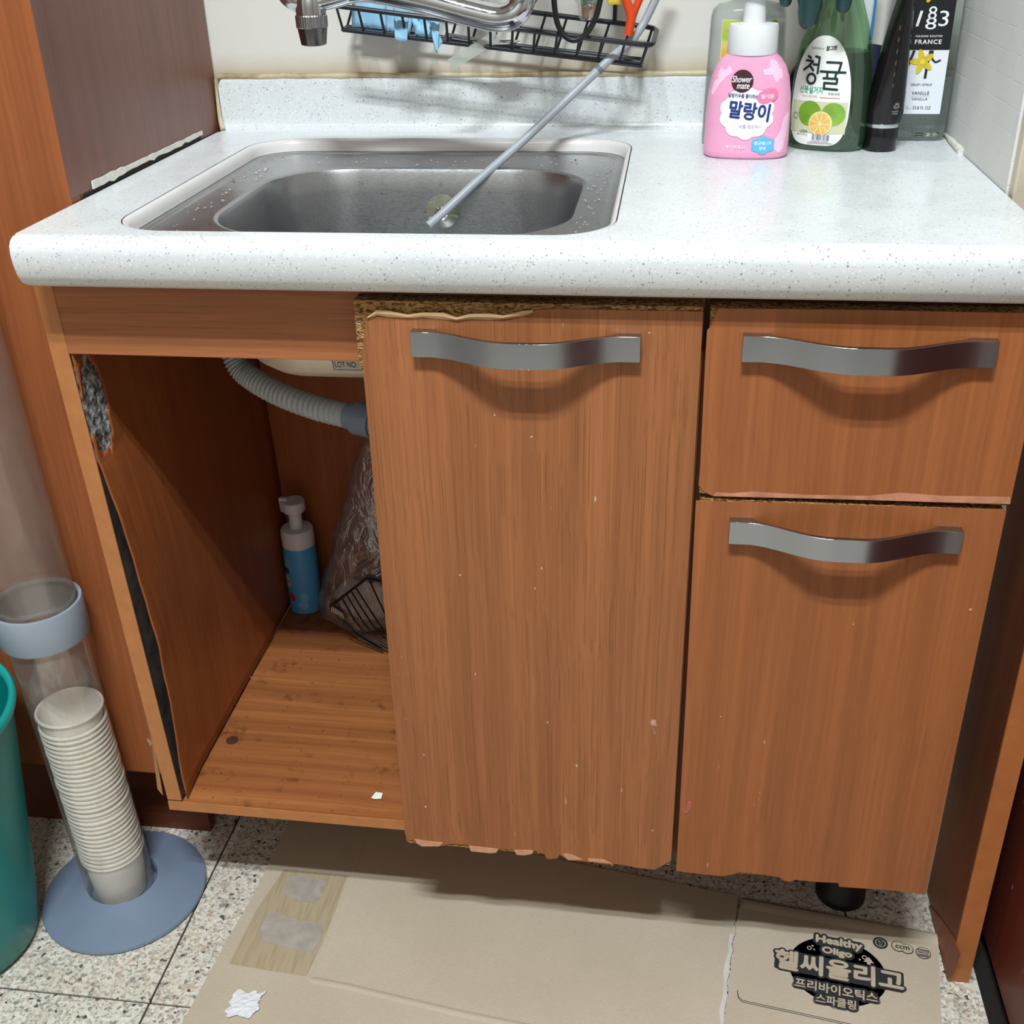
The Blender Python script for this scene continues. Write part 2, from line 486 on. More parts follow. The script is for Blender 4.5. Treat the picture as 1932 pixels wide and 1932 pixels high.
build('wall_left', MB().box(-1.68, -1.6, -2.2, 0.55, 0, 2.85), PAINT, kind='structure')
build('wall_front', MB().box(-1.6, 1.6, -2.28, -2.2, 0, 2.85), PAINT, kind='structure')
build('wall_far', MB().box(1.6, 1.68, -2.2, 0.55, 0, 2.85), PAINT, kind='structure')
build('ceiling', MB().box(-1.68, 1.68, -2.28, 0.55, 2.85, 2.9), plain('ceiling_paint', lin(206, 206, 202), 0.8, var=0.01), kind='structure')
build('wall_right', MB().box(0.2995, 0.42, 0.146, 0.475, 0, 2.85), M_wallpaper(), kind='structure')
build('trim_1', MB().box(0.3015, 0.42, 0.130, 0.1458, 0.0, 2.3, 0.002), plain('beige_trim', lin(200, 188, 166), 0.5, var=0.1), kind='structure')

# ------------------------------------------------------------------ tall cupboard at the left
XS = -0.5585
t = thing('tall_cupboard', 'tall cherry-wood cupboard with shaded side panel left of the white worktop', 'cupboard', (-0.65, 0.25, 0))
build('door', MB().box(-1.15, XS, 0.075, 0.094, 0.152, 2.1, 0.0012), W_TALL, t)
build('side_panel', MB().box(XS - 0.018, XS - 0.0005, 0.0955, 0.47, 0.15, 2.1), W_SIDE, t)
build('carcass', MB().box(-1.15, XS - 0.019, 0.0955, 0.47, 0.15, 2.1), W_INNER, t)
build('door_edge', MB().box(XS - 0.0003, XS + 0.0006, 0.0755, 0.0938, 0.86, 2.1), W_SIDE, t)  # thin overlay giving the door's edge the shaded side colour
build('kick_board', MB().box(-1.15, -0.5785, 0.134, 0.15, 0.0, 0.149), wood('dark_kick_board', 'x', lin(92, 44, 24), lin(108, 54, 30), seed=1.9), t)
# peeled strip of old sealant on the side panel
mb = MB()
a, b = onX(176, 365, XS), onX(382, 264, XS)
N = 26
up = []; lo = []
for i in range(N + 1):
    f = i / N
    p = a.lerp(b, f) + Vector((0, 0, 0.0088))
    w = 0.0034 + 0.0022 * noise.noise((f * 23, 0, 0)) + (0.002 if f < 0.25 else 0)
    up.append((p.y, p.z + w * 0.55)); lo.append((p.y, p.z - w * (0.7 + 0.5 * random.random())))
out2 = up + lo[::-1]
mb.prism(out2, lambda u, v, d: (XS + d, u, v), 0.0016)
build('crack_shade_strip', MB().box(XS - 0.0002, XS + 0.0007, 0.1, 0.40, 0.8552, 0.8585), DARK, t)  # solid strip, painted dark for the shade in the crack over the worktop
build('sealant_strip', mb, CAULK, t, label='peeling strip of old white sealant')

# ------------------------------------------------------------------ worktop
XL, XR, ZT = -0.5565, 0.2985, 0.855
t = thing('countertop', 'white speckled solid-surface worktop with upstand and sink cut-out', 'countertop', (-0.13, 0.2, 0.807))
hole = rrect(-0.4865, -0.0435, -0.0190, 0.4095, 0.055, 12)
bm = bmesh.new()
outer = [bm.verts.new((x, y, ZT)) for x, y in ((XL, -0.032), (XR, -0.032), (XR, 0.452), (XL, 0.452))]
inner = [bm.verts.new((x, y, ZT)) for x, y in hole]
ed = [bm.edges.new((l[i], l[(i + 1) % len(l)])) for l in (outer, inner) for i in range(len(l))]
bmesh.ops.triangle_fill(bm, use_beauty=True, edges=ed)
ret = bmesh.ops.extrude_face_region(bm, geom=bm.faces[:])
for v in [g for g in ret['geom'] if isinstance(g, bmesh.types.BMVert)]: v.co.z = 0.815
mb = MB().bm(bm)
# rounded front nose
prof = [(-0.032, 0.855), (-0.038, 0.8545), (-0.0430, 0.8520), (-0.0465, 0.8475), (-0.0475, 0.8410), (-0.0470, 0.8320), (-0.0440, 0.8210), (-0.0390, 0.8130), (-0.0320, 0.8090), (-0.0260, 0.8075), (-0.0220, 0.8080), (-0.0220, 0.8150)]
xe = [(XL - 0.0006, 0.94), (XL + 0.0, 0.97), (XL + 0.004, 1.0), (XR, 1.0)]
mb.loft([[(x, -0.022 + (y + 0.022) * k, 0.831 + (z - 0.831) * (k if k < 1 else 1)) for y, z in prof] for x, k in xe], True, True)
build('slab', mb, COUNTER, t, smooth=35)
prof = [(0.452, 0.855), (0.458, 0.8560), (0.4625, 0.8590), (0.4650, 0.8635), (0.4655, 0.87), (0.4655, 0.908), (0.4665, 0.9125), (0.4695, 0.9150), (0.4745, 0.9155), (0.4745, 0.815), (0.452, 0.815)]
build('upstand', MB().loft([[(x, y, z - dz * (z > 0.9)) for y, z in prof] for x, dz in ((XL + 0.003, 0.006), (XL + 0.005, 0.002), (XL + 0.009, 0.0), (XR, 0.0))], True, True), COUNTER, t, smooth=35)
# moulded collar that steps down to the steel
loops = []
for ins, z in ((0.0011, 0.8538), (0.0013, 0.8547), (0.0024, 0.8548), (0.0048, 0.8530), (0.0064, 0.8500), (0.0073, 0.8460), (0.0078, 0.8418)):
    loops.append([(x, y, z) for x, y in rrect(-0.4865 + ins, -0.0435 - ins, -0.0190 + ins, 0.4095 - ins, 0.055 - ins, 12)])
build('sink_collar', MB().loft(loops), plain('white_collar', lin(222, 218, 216), 0.3, var=0.03), t, smooth=60)
build('collar_joint', MB().loft([[(x, y, z) for x, y in rrect(-0.4865 + i, -0.0435 - i, -0.0190 + i, 0.4095 - i, 0.055 - i, 12)] for i, z in ((0.0002, 0.8535), (0.0012, 0.8530))]), BLACK, t)
# yellowed sealant bead along the wall
pts = [Vector((XL + 0.002 + i * 0.0142, 0.4705 + 0.001 * noise.noise((i * 0.4, 1, 0)), 0.9165 + 0.0014 * noise.noise((i * 0.7, 5, 0)))) for i in range(61)]
tt = NT('yellowed_sealant')
yb = tt.ramp(tt.noise(tt.coord((1, 1, 1)), 14, 4, 0.6), [(0.35, lin(206, 196, 168)), (0.5, lin(194, 180, 146)), (0.66, lin(140, 112, 74)), (0.78, lin(210, 202, 180))])
YELLOW = tt.done(tt.pbr(base=yb, rough=0.5))
build('sealant_bead', MB().sweep(pts, lambda f: 0.0034 + 0.0014 * noise.noise((f * 30, 0, 3)), 8), YELLOW, t, smooth=60, label='yellowed sealant bead along the wall joint')
# lump of sealant in the right rear corner
mb = MB()
mb.sweep([onZ(1782, 250, 0.857), onZ(1792, 262, 0.858), onZ(1803, 274, 0.858), onZ(1815, 287, 0.857)], lambda f: 0.0022 + 0.0022 * f + 0.0012 * noise.noise((f * 9, 2, 0)), 8, sub=5)
build('corner_sealant', mb, CAULK, t, smooth=60)
mb = MB().sweep([(XL + 0.002, 0.4625, 0.915), (XL + 0.001, 0.463, 0.89), (XL + 0.002, 0.4605, 0.868), (XL + 0.006, 0.455, 0.8575)], lambda f: 0.0014 + 0.0022 * f, 8, sub=5)
build('corner_sealant', mb, YELLOW, t, smooth=60)

# ------------------------------------------------------------------ sink
t = thing('kitchen_sink', 'stainless steel sink bowl set below the white worktop', 'sink', (-0.265, 0.19, 0.69))
NB = 12
def ring(x0, x1, y0, y1, r, z): return [(x, y, z) for x, y in rrect(x0, x1, y0, y1, r, NB)]
o_ = (-0.4865, -0.0435, -0.0190, 0.4095, 0.055)
def inset(b, i, z): return ring(b[0] + i, b[1] - i, b[2] + i, b[3] - i, max(0.01, b[4] - i), z)
bowl = (-0.4285, -0.0880, 0.033, 0.318, 0.086)
build('rim', MB().loft([inset(o_, 0.0055, 0.8410), inset(o_, 0.0090, 0.8416), inset(o_, 0.0150, 0.8416), inset(o_, 0.0170, 0.8402), inset(o_, 0.0190, 0.8400),
                        inset(bowl, -0.009, 0.8392), inset(bowl, -0.005, 0.8399), inset(bowl, -0.002, 0.8397), inset(bowl, 0.0, 0.8384)]), STEEL, t, smooth=50)
build('bowl', MB().loft([inset(bowl, 0.0, 0.8384), inset(bowl, 0.002, 0.834), inset(bowl, 0.005, 0.815), inset(bowl, 0.010, 0.775), inset(bowl, 0.015, 0.735), inset(bowl, 0.020, 0.712), inset(bowl, 0.032, 0.699), inset(bowl, 0.05, 0.694), inset(bowl, 0.078, 0.6925)], False, True), STEEL, t, smooth=50)
build('outer_shell', MB().loft([inset(bowl, -0.012, 0.8350), inset(bowl, -0.003, 0.829), inset(bowl, 0.002, 0.775), inset(bowl, 0.008, 0.728), inset(bowl, 0.018, 0.702), inset(bowl, 0.032, 0.692), inset(bowl, 0.055, 0.6885), inset(bowl, 0.078, 0.688)], False, True), SINK_UNDER, t, smooth=50)
build('drain', MB().lathe([(0.0, 0.6937), (0.03, 0.6937), (0.052, 0.697), (0.056, 0.6965), (0.056, 0.693)], (-0.26, 0.19, 0), 32, False, False), CHROME, t, smooth=True)
for i in range(4):     # overflow slots in the left end wall
    y = 0.085 + i * 0.014
    build('overflow_slot', MB().box(-0.4225, -0.4180, y, y + 0.006, 0.787, 0.812, 0.001), BLACK, t)
# sticker on the front of the undercoat
yf = 0.033 + 0.008
st = MB()
p0, p1 = onY(622, 681, yf), onY(720, 706, yf)
sx0, sx1, sz0, sz1 = p0.x, p1.x, p1.z - 0.001, p0.z + 0.006
def ysink(z):
    tab = [(0.829, -0.003), (0.775, 0.002), (0.728, 0.008), (0.702, 0.018), (0.692, 0.032)]
    for (za, ia), (zb, ib) in zip(tab, tab[1:]):
        if zb <= z <= za: return 0.033 + ia + (ib - ia) * (za - z) / (za - zb)
    return 0.033
gv = MB()
def grid(mb, u0, u1, v0, v1, nu, nv, to3):
    vs = [to3(u0 + (u1 - u0) * i / nu, v0 + (v1 - v0) * j / nv) for j in range(nv + 1) for i in range(nu + 1)]
    fs = [(j * (nu + 1) + i, j * (nu + 1) + i + 1, (j + 1) * (nu + 1) + i + 1, (j + 1) * (nu + 1) + i) for j in range(nv) for i in range(nu)]
    return mb.add(vs, fs)
ms = lambda e: (lambda u, v: (u, ysink(v) - e, v))
stk = build('sticker', grid(MB(), sx0, sx1, sz0, sz1, 1, 10, ms(0.0004)), plain('sticker_silver', lin(198, 194, 184), 0.45), t)
INK = plain('black_ink', lin(26, 26, 30), 0.6)
mb = MB()
put_text(mb, 'LOT NO:', (sx0 + onY(668, 690, yf).x) / 2 + 0.002, onY(650, 692, yf).z, 0.0215, ms(0.0007), h=0.0066)
for u0, u1, v0, v1 in ((sx0 + .001, sx1, sz0 + .001, sz0 + .0015), (sx0 + .001, sx0 + .0015, sz0 + .001, sz1)):
    grid(mb, u0, u1, v0, v1, 1, 6, ms(0.0007))
build('lettering', mb, INK, stk)
# water drops on the rim and bowl
mb = MB()
rnd = random.Random(5)
def drop(c, ax, rx, ry, rz):
    L = []
    for k in range(3):
        el = k / 3 * PI / 2
        L.append([c + Vector((math.cos(ax) * rx * math.cos(el) * math.cos(a) - math.sin(ax) * ry * math.cos(el) * math.sin(a),
                              math.sin(ax) * rx * math.cos(el) * math.cos(a) + math.cos(ax) * ry * math.cos(el) * math.sin(a), rz * math.sin(el))) for a in [2 * PI * j / 8 for j in range(8)]])
    mb.loft(L, True, True)
for i in range(150):
    s = rnd.random()
    if s < 0.4: p = (rnd.uniform(-0.475, -0.44), rnd.uniform(0.03, 0.38))
    elif s < 0.7: p = (rnd.uniform(-0.083, -0.062), rnd.uniform(0.05, 0.36))
    else: p = (rnd.uniform(-0.42, -0.09), rnd.uniform(0.33, 0.385))
    k = rnd.uniform(0.0006, 0.0014)
    drop(Vector((p[0], p[1], 0.8399)), rnd.uniform(-0.4, 0.4) + (PI / 2 if s >= 0.4 else 0.5), k * rnd.uniform(1, 2.2), k, k * 0.8)
WATER = M_glass('water', (1, 1, 1, 1), 0.0, 1.33)
build('water_drops', mb, WATER, t, smooth=80, kind='stuff')
mb = MB()
for i in range(130):
    x = rnd.uniform(-0.39, -0.12); z = rnd.uniform(0.735, 0.828)
    y = 0.318 - (0.005 + (0.815 - z) / 0.08 * 0.010 if z < 0.815 else (0.8384 - z) / 0.0234 * 0.005)
    k = rnd.uniform(0.0006, 0.0015)
    mb.lathe([(k, 0), (k * 0.8, k * 0.5), (k * 0.3, k * 0.75)], (x, y - 0.0001, z), 8, True, True, Matrix.Rotation(PI / 2, 3, 'X') @ Matrix.Diagonal((1, 1.5, 1)))
build('water_drops', mb, WATER, t, smooth=80, kind='stuff')

# suction cup with a small hook, stuck on the rear wall of the bowl
sc = onY(836, 398, 0.3065)
t = thing('suction_cup', 'clear suction cup stuck to the rear wall of the sink', 'suction cup', sc)
RX = Matrix.Rotation(PI / 2, 3, 'X')
build('cup', MB().lathe([(0.0185, 0), (0.0182, 0.0012), (0.014, 0.003), (0.007, 0.0062), (0.0055, 0.0095), (0.0, 0.0098)], sc - Vector((0, 0.001, 0)), 32, True, False, RX), M_clear('yellowed_clear', (0.93, 0.94, 0.88, 1), 0.14, lin(190, 188, 160), 0.1), t, smooth=True)
build('hook_ring', MB().lathe([(0.0055, -0.001), (0.0072, 0), (0.0055, 0.001), (0.0045, 0)], sc - Vector((0, 0.0115, 0)), 20, False, False, RX), CHROME, t, smooth=True)

# ------------------------------------------------------------------ sink cabinet (open at the left, one door)
def bow_handle(cx, cz, parent, w=0.2, h=0.0225, yd=-0.0204):
    N = 32
    outer = []; inn = []
    for i in range(N + 1):
        f = -1 + 2 * i / N
        x = cx + f * w / 2
        s = max(0.0, min(1.0, (0.86 - abs(f)) / 0.72)); s = s * s * (3 - 2 * s)
        yo = yd - 0.0105 - 0.0235 * s
        outer.append((x, yo))
        inn.append((x, min(yd + 0.0004, yo + (0.0045 if abs(f) < 0.74 else 0.0045 + (abs(f) - 0.74) / 0.08 * 0.012))))
    pts = outer + inn[::-1]
    mb = MB().prism(pts, lambda u, v, d: (u, v, cz - h / 2 + d), h)
    hh = build('handle', mb, HANDLE, parent, smooth=30, label='bowed brushed-metal handle')
    bv = hh.modifiers.new('soft_edges', 'BEVEL'); bv.width = 0.0008; bv.segments = 2; bv.limit_method = 'ANGLE'; bv.angle_limit = math.radians(50)
    return hh

def veneer(parent, name, pix, mat, y=-0.0212, th=0.0012, world_pts=None):
    pts = [(p.x, p.z) for p in (onY(a, b, y) for a, b in pix)]
    return build(name, MB().prism(pts, lambda u, v, d: (u, y + d, v), th), mat, parent)

t = thing('sink_cabinet', 'worn cherry-wood sink cabinet open on its left half', 'cabinet', (-0.26, 0.2, 0.168))
# left side panel, slightly out of plumb, front edge band orange
def xpan(z): return -0.5515 - 0.0185 * (z - 0.184) / 0.61         # left face of the panel
zb, zt = 0.184, 0.803
def slab_x(x_of, dx0, dx1, y0, y1, z0, z1):
    return MB().hexa([(x_of(z0) + dx0, y0, z0), (x_of(z0) + dx1, y0, z0), (x_of(z0) + dx1, y1, z0), (x_of(z0) + dx0, y1, z0),
                      (x_of(z1) + dx0, y0, z1), (x_of(z1) + dx1, y0, z1), (x_of(z1) + dx1, y1, z1), (x_of(z1) + dx0, y1, z1)])
sp = build('side_panel', MB().loft([[(max(xpan(z) + 0.0005, xm), y, z) for z in (zb, zt)] + [(xpan(z) + 0.0165, y, z) for z in (zt, zb)] for y, xm in ((0.0008, -1), (0.0705, -1), (0.0735, -0.5575), (0.455, -0.5575))], True, True), plain('mouldy_core', lin(58, 52, 48), 0.85, var=0.6, vscale=55, bump=0.6, bscale=220), t)
# edge band
mb = MB()
z_ = [zb, 0.3, 0.42, 0.55, 0.66, 0.735, zt]
L = []
for z in z_:
    x0 = xpan(z) + 0.0012 * noise.noise((z * 30, 0, 0)); x1 = xpan(z) + 0.0175
    L.append([(x0, -0.0006, z), (x1, -0.0006, z), (x1, 0.0008, z), (x0, 0.0008, z)])
mb.loft(L, True, True)
build('edge_band', mb, W_EDGE, sp, label='orange edge band')
# inner lining sheet, bulging off the panel low down
NY, NZ = 26, 26
def lining(y, z):
    f = (0.62 - z) / (0.62 - 0.187)
    f = max(0.0, min(1.0, f))
    prof_ = math.sin(min(1, f * 1.08) * PI) ** 0.8 if f < 0.93 else math.sin(min(1, 0.93 * 1.08) * PI) ** 0.8
    bul = 0.0125 * prof_ * math.exp(-(y / 0.13) ** 1.6) + 0.002
    bul += 0.0045 * f * (math.exp(-y / 0.05))
    bul += 0.0016 * noise.noise((y * 14, z * 9, 2))  * min(1, f * 2)
    wob = 0.0018 * noise.noise((z * 26, 3, 1)) if y < 0.02 else 0
    return xpan(z) + 0.0168 + bul + wob
def hole_in(y, z):
    return ((y - 0.022) / 0.021) ** 2 + ((z - 0.672) / 0.050) ** 2 < 1 + 0.25 * noise.noise((y * 200, z * 60, 0))
ys = [0.0015 + 0.45 * (i / NY) ** 1.5 for i in range(NY + 1)]
ys = sorted(set([0.0015 + 0.0035 * i for i in range(14)] + [0.055 + 0.40 * i / 14 for i in range(15)]))
zs = sorted(set([0.187 + 0.0135 * i for i in range(32)] + [0.61 + 0.005 * i for i in range(27)] + [0.76, 0.80]))
vs = [(lining(y, z), y, z) for z in zs for y in ys]
fs = []
ny = len(ys)
for j in range(len(zs) - 1):
    for i in range(ny - 1):
        if hole_in((ys[i] + ys[i + 1]) / 2, (zs[j] + zs[j + 1]) / 2): continue
        fs.append((j * ny + i, j * ny + i + 1, (j + 1) * ny + i + 1, (j + 1) * ny + i))
build('inner_lining', MB().add(vs, fs), W_INNER, sp, smooth=60, solid=0.0012)
# crumbling white plaster showing in the torn hole
tt = NT('crumbled_filler')
cf = tt.noise(tt.coord(), 90, 5, 0.65)
PLASTER = tt.done(tt.pbr(base=tt.ramp(cf, [(0.36, lin(28, 24, 22)), (0.47, lin(112, 112, 112)), (0.6, lin(196, 202, 200))]), rough=0.9, nrm=tt.bump(cf, 1.0, 0.006)))
build('torn_hole', grid(MB(), 0.0, 0.044, 0.62, 0.726, 8, 16, lambda u, v: (xpan(v) + 0.0172 + 0.0012 * noise.noise((u * 220, v * 90, 4)), u + 0.002, v)), PLASTER, sp, label='torn hole with crumbling grey-white filler')
# strip of veneer peeling off outside, low on the left
mb = MB()
L = []
for i in range(9):
    f = i / 8
    z = 0.185 + 0.17 * f
    x = xpan(z) - 0.002 - 0.012 * (1 - f) ** 1.5
    w = 0.010 * (1 - f) ** 0.7 + 0.001
    L.append([(x - w * 0.4, 0.014, z), (x + w * 0.6, 0.004, z), (x + w * 0.6, 0.005, z), (x - w * 0.4, 0.015, z)])
build('peeling_veneer', mb.loft(L, True, True), plain('pale_veneer_back', lin(196, 146, 88), 0.7), sp)
# bottom board with edge band, rail, back, right panel
zf = 0.1825
bb = build('base_board', MB().hexa([(-0.5335, 0.001, 0.170), (0.032, 0.001, 0.164), (0.032, 0.455, 0.164), (-0.5335, 0.455, 0.170), (-0.5335, 0.001, zf), (0.032, 0.001, 0.178), (0.032, 0.455, 0.178), (-0.5335, 0.455, zf)]), W_BASE, t)
build('edge_band', MB().hexa([(-0.5515, -0.0008, 0.1685), (0.032, -0.0008, 0.1625), (0.032, 0.001, 0.1625), (-0.5515, 0.001, 0.1685), (-0.5515, -0.0008, 0.1815), (0.032, -0.0008, 0.176), (0.032, 0.001, 0.176), (-0.5515, 0.001, 0.1815)]), W_EDGE, bb)
kn = onZ(438, 1397, zf)
build('screw_plug', MB().lathe([(0.0075, zf - 0.002), (0.0075, zf + 0.0008), (0.004, zf + 0.0011), (0.0, zf + 0.0009)], (kn.x, kn.y, 0), 16, True, False), plain('dark_plug', lin(70, 44, 32), 0.7, var=0.3), bb, smooth=40)
build('rail', MB().box(-0.5535, 0.0335, 0.0, 0.016, 0.7338, 0.803, 0.0008), W_RAIL, t)
build('back_panel', MB().box(-0.545, 0.032, 0.452, 0.458, 0.17, 0.803), W_INNER, t)
build('side_panel', MB().box(0.018, 0.0338, 0.0005, 0.452, 0.165, 0.803), W_INNER, t)
# door
d = build('door', MB().prism([(-0.2662, 0.7975), (-0.2662, 0.742), (-0.2632, 0.730), (-0.2632, 0.1665), (0.0312, 0.1650), (0.0312, 0.7975)], lambda u, v, dd: (u, -0.02 + dd, v), 0.0185), CHIP, t)
sink_pix = [(690, 614), (694, 601), (702, 596), (720, 598), (745, 601), (770, 599), (800, 600), (838, 601), (862, 605), (888, 601), (925, 603), (950, 602), (980, 597), (1000, 592), (1012, 585), (1050, 583), (1327, 588),
            (1296, 1110), (1266, 1624), (1250, 1633), (1236, 1641), (1200, 1637), (1175, 1632), (1158, 1630), (1156, 1635), (1150, 1631), (1100, 1625), (1072, 1623), (1064, 1618), (1056, 1612), (1051, 1620), (1032, 1621), (1026, 1611), (1008, 1605), (1004, 1611), (990, 1614), (975, 1613),
            (968, 1602), (942, 1602), (936, 1609), (924, 1610), (888, 1606), (884, 1594), (852, 1592), (842, 1594), (828, 1597), (796, 1597), (786, 1591), (779, 1584), (769, 1588), (764, 1572), (721, 1100), (683, 668), (686, 640)]
veneer(d, 'veneer', sink_pix, W_DOOR)
# curled cream lip along the torn top edge
mb = MB()
lip = [(694, 600), (712, 595), (735, 599), (770, 600), (800, 599), (838, 603), (862, 605), (888, 602), (925, 604), (950, 602), (985, 597), (1006, 590)]
L = []
for i, (a, b) in enumerate(lip):
    p = onY(a, b, -0.0215); w = (0.0036 + 0.0016 * ((i * 7) % 3)) * (0.4 if i in (0, len(lip) - 1) else 1)
    L.append([p + Vector((0, 0, 0)), p + Vector((0, -0.0022, w * 0.5)), p + Vector((0, -0.0016, w)), p + Vector((0, 0.0006, w * 0.8))])
build('torn_lip', mb.loft(L, True, True), plain('cream_torn_paper', lin(212, 176, 130), 0.8, var=0.15), d)
# paler curled flaps along the lower edge
for pix in ([(782, 1583), (800, 1586), (836, 1590), (828, 1597), (796, 1597), (786, 1591)], [(885, 1596), (905, 1598), (940, 1602), (936, 1609), (924, 1610), (888, 1606)], [(970, 1604), (1000, 1604), (1006, 1606), (1004, 1611), (990, 1614), (975, 1613)], [(1062, 1611), (1078, 1612), (1100, 1622), (1072, 1623)], [(1110, 1620), (1140, 1622), (1155, 1630), (1110, 1625)]):
    veneer(d, 'veneer_flap', pix, plain('worn_pink_veneer', lin(206, 150, 118), 0.7, var=0.12, vscale=90), y=-0.0217, th=0.0006)
FLECK = plain('white_paint_fleck', lin(206, 192, 180), 0.6)
def flecks(parent, spots):
    for (px, py, w, h) in spots:
        c = onY(px, py, -0.0213)
        k = 0.0005
        pts = [(c.x + w * k * math.cos(a) * random.uniform(0.7, 1.1), c.z + h * k * math.sin(a) * random.uniform(0.7, 1.1)) for a in [2 * PI * j / 7 for j in range(7)]]
        build('paint_fleck', MB().prism(pts, lambda u, v, dd: (u, -0.0215 + dd, v), 0.0005), FLECK, parent)
flecks(d, [(933, 783, 1.6, 2.2), (1003, 824, 2.4, 1.6), (868, 1085, 2, 2), (1123, 942, 1.6, 7), (1022, 1072, 1.2, 4), (1033, 1363, 1.8, 2), (1088, 1445, 2, 4), (1173, 1491, 1, 7), (803, 1522, 2.6, 2.6), (1231, 1567, 1.6, 1.8), (897, 1272, 1, 4), (800, 1424, 1.2, 3), (1225, 628, 1.6, 1.8), (1009, 1110, 1.2, 3)])
bow_handle(-0.1175, 0.7625, d, 0.197)
build('gap_shade_strip', MB().box(0.0330, 0.0355, 0.001, 0.004, 0.165, 0.80), DARK, t)  # dark strip painting the shade between sink door and drawers

# ------------------------------------------------------------------ drawer cabinet
t = thing('drawer_cabinet', 'cherry-wood cabinet with a drawer above a cupboard door', 'cabinet', (0.167, 0.2, 0.158))
build('carcass', MB().box(0.0345, 0.2975, 0.0, 0.452, 0.158, 0.803), wood('dark_carcass', 'z', lin(84, 44, 24), lin(98, 52, 28), seed=9.1), t)
d = build('drawer_front', MB().box(0.0374, 0.3030, -0.0203, -0.0015, 0.6245, 0.7970), CHIP, t)
wp = lambda x, z: (x, z)
pts = [(p.x, p.z) for p in (onY(a, b, -0.0215) for a, b in [(1356, 582), (1640, 585)])] + [(0.3042, 0.7978)] + [(p.x, p.z) for p in (onY(a, b, -0.0215) for a, b in [(1906, 951), (1760, 946), (1550, 941), (1400, 938), (1346, 936), (1338, 933), (1326, 926), (1318, 915), (1321, 880), (1330, 690), (1334, 624), (1341, 616), (1347, 600)])]
build('veneer', MB().prism(pts, lambda u, v, dd: (u, -0.0215 + dd, v), 0.0013), W_DOOR2, d)
build('worn_edge', MB().prism([(p.x, p.z) for p in (onY(a, b, -0.0218) for a, b in [(1350, 929), (1380, 931), (1420, 928), (1520, 934), (1640, 936), (1700, 930), (1780, 936), (1906, 938), (1906, 951), (1550, 941), (1346, 936)])], lambda u, v, dd: (u, -0.0219 + dd, v), 0.0005), plain('worn_pink_edge', lin(196, 134, 104), 0.7, var=0.25, vscale=60), d)
bow_handle(0.1660, 0.7655, d, 0.202)
d = build('door', MB().box(0.0382, 0.3005, -0.0200, -0.0015, 0.1610, 0.6190), CHIP, t)
veneer(d, 'veneer', [(1313, 945), (1899, 962), (1822, 1330), (1746, 1687), (1690, 1681), (1640, 1677), (1583, 1673), (1582, 1666), (1540, 1664), (1500, 1660), (1491, 1664), (1478, 1661), (1470, 1655), (1430, 1649), (1395, 1645), (1382, 1650), (1366, 1653), (1330, 1650), (1296, 1646), (1276, 1643), (1296, 1280)], W_DOOR2)
bow_handle(0.1668, 0.5905, d, 0.2015)
flecks(d, [(1831, 1150, 2.4, 2.2), (1610, 1178, 1.4, 1.6), (1360, 1352, 1.2, 1.4), (1442, 1400, 0.9, 6), (1335, 1632, 1.0, 6)])
build('scratch', MB().prism([(p.x, p.z) for p in (onY(a, b, -0.0215) for a, b in [(1299, 1510), (1305, 1514), (1303, 1526), (1296, 1534), (1289, 1537), (1293, 1524)])], lambda u, v, dd: (u, -0.0216 + dd, v), 0.0005), plain('scratch_red', lin(176, 96, 78), 0.7, var=0.4, vscale=400), d)

# adjustable feet
for nm, (px, py), lab in (('x', (1590, 1722), 'black plastic cabinet foot under the drawer cabinet'), ('y', (436, 1578), 'black plastic cabinet foot under the open end of the sink cabinet')):
    p = onZ(px, py, 0)
    y = p.y + (0.03 if nm == 'x' else 0.08)
    t = thing('cabinet_foot', lab, 'cabinet foot', (p.x, y, 0), 'black cabinet feet')
    build('foot', MB().lathe([(0.026, 0.0), (0.030, 0.002), (0.030, 0.012), (0.024, 0.02), (0.020, 0.05)], (p.x, y, 0), 24), BLACK, t, smooth=True)
    build('stem', MB().lathe([(0.018, 0.05), (0.018, 0.14), (0.030, 0.145), (0.030, 0.158 if nm == 'x' else 0.164)], (p.x, y, 0), 24), BLACK, t, smooth=True)

# ------------------------------------------------------------------ end panel and cabinet at the right
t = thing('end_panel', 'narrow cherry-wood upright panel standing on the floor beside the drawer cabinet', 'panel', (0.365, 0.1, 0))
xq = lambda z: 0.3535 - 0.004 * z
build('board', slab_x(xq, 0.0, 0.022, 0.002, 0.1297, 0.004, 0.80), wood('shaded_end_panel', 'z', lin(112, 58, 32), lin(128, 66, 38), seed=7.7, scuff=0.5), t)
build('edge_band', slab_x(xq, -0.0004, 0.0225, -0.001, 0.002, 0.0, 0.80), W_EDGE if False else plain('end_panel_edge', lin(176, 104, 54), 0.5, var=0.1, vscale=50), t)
mb = MB().prism([(p.y, p.z) for p in (onX(a, b, 0.3525) for a, b in [(1752, 1712), (1764, 1760), (1786, 1845), (1797, 1842), (1802, 1826), (1812, 1800), (1800, 1770), (1776, 1735)])], lambda u, v, dd: (0.3518 + dd, u, max(v, 0.0015)), 0.0012)
build('peeling_veneer', mb, wood('peeled_veneer', 'z', lin(130, 68, 40), lin(150, 82, 50), seed=2.9, scuff=0.8), t)
t = thing('corner_cabinet', 'dark red cabinet side at the right edge of the picture', 'cabinet', (0.66, -0.3, 0))
build('side_panel', MB().box(0.400, 0.420, -0.62, 0.128, 0.022, 0.84, 0.001), W_RED, t)
build('carcass', MB().box(0.4205, 0.95, -0.62, 0.128, 0.06, 0.84), W_RED, t)
build('kick_board', MB().box(0.44, 0.93, -0.60, 0.03, 0.0, 0.06), BLACK, t)
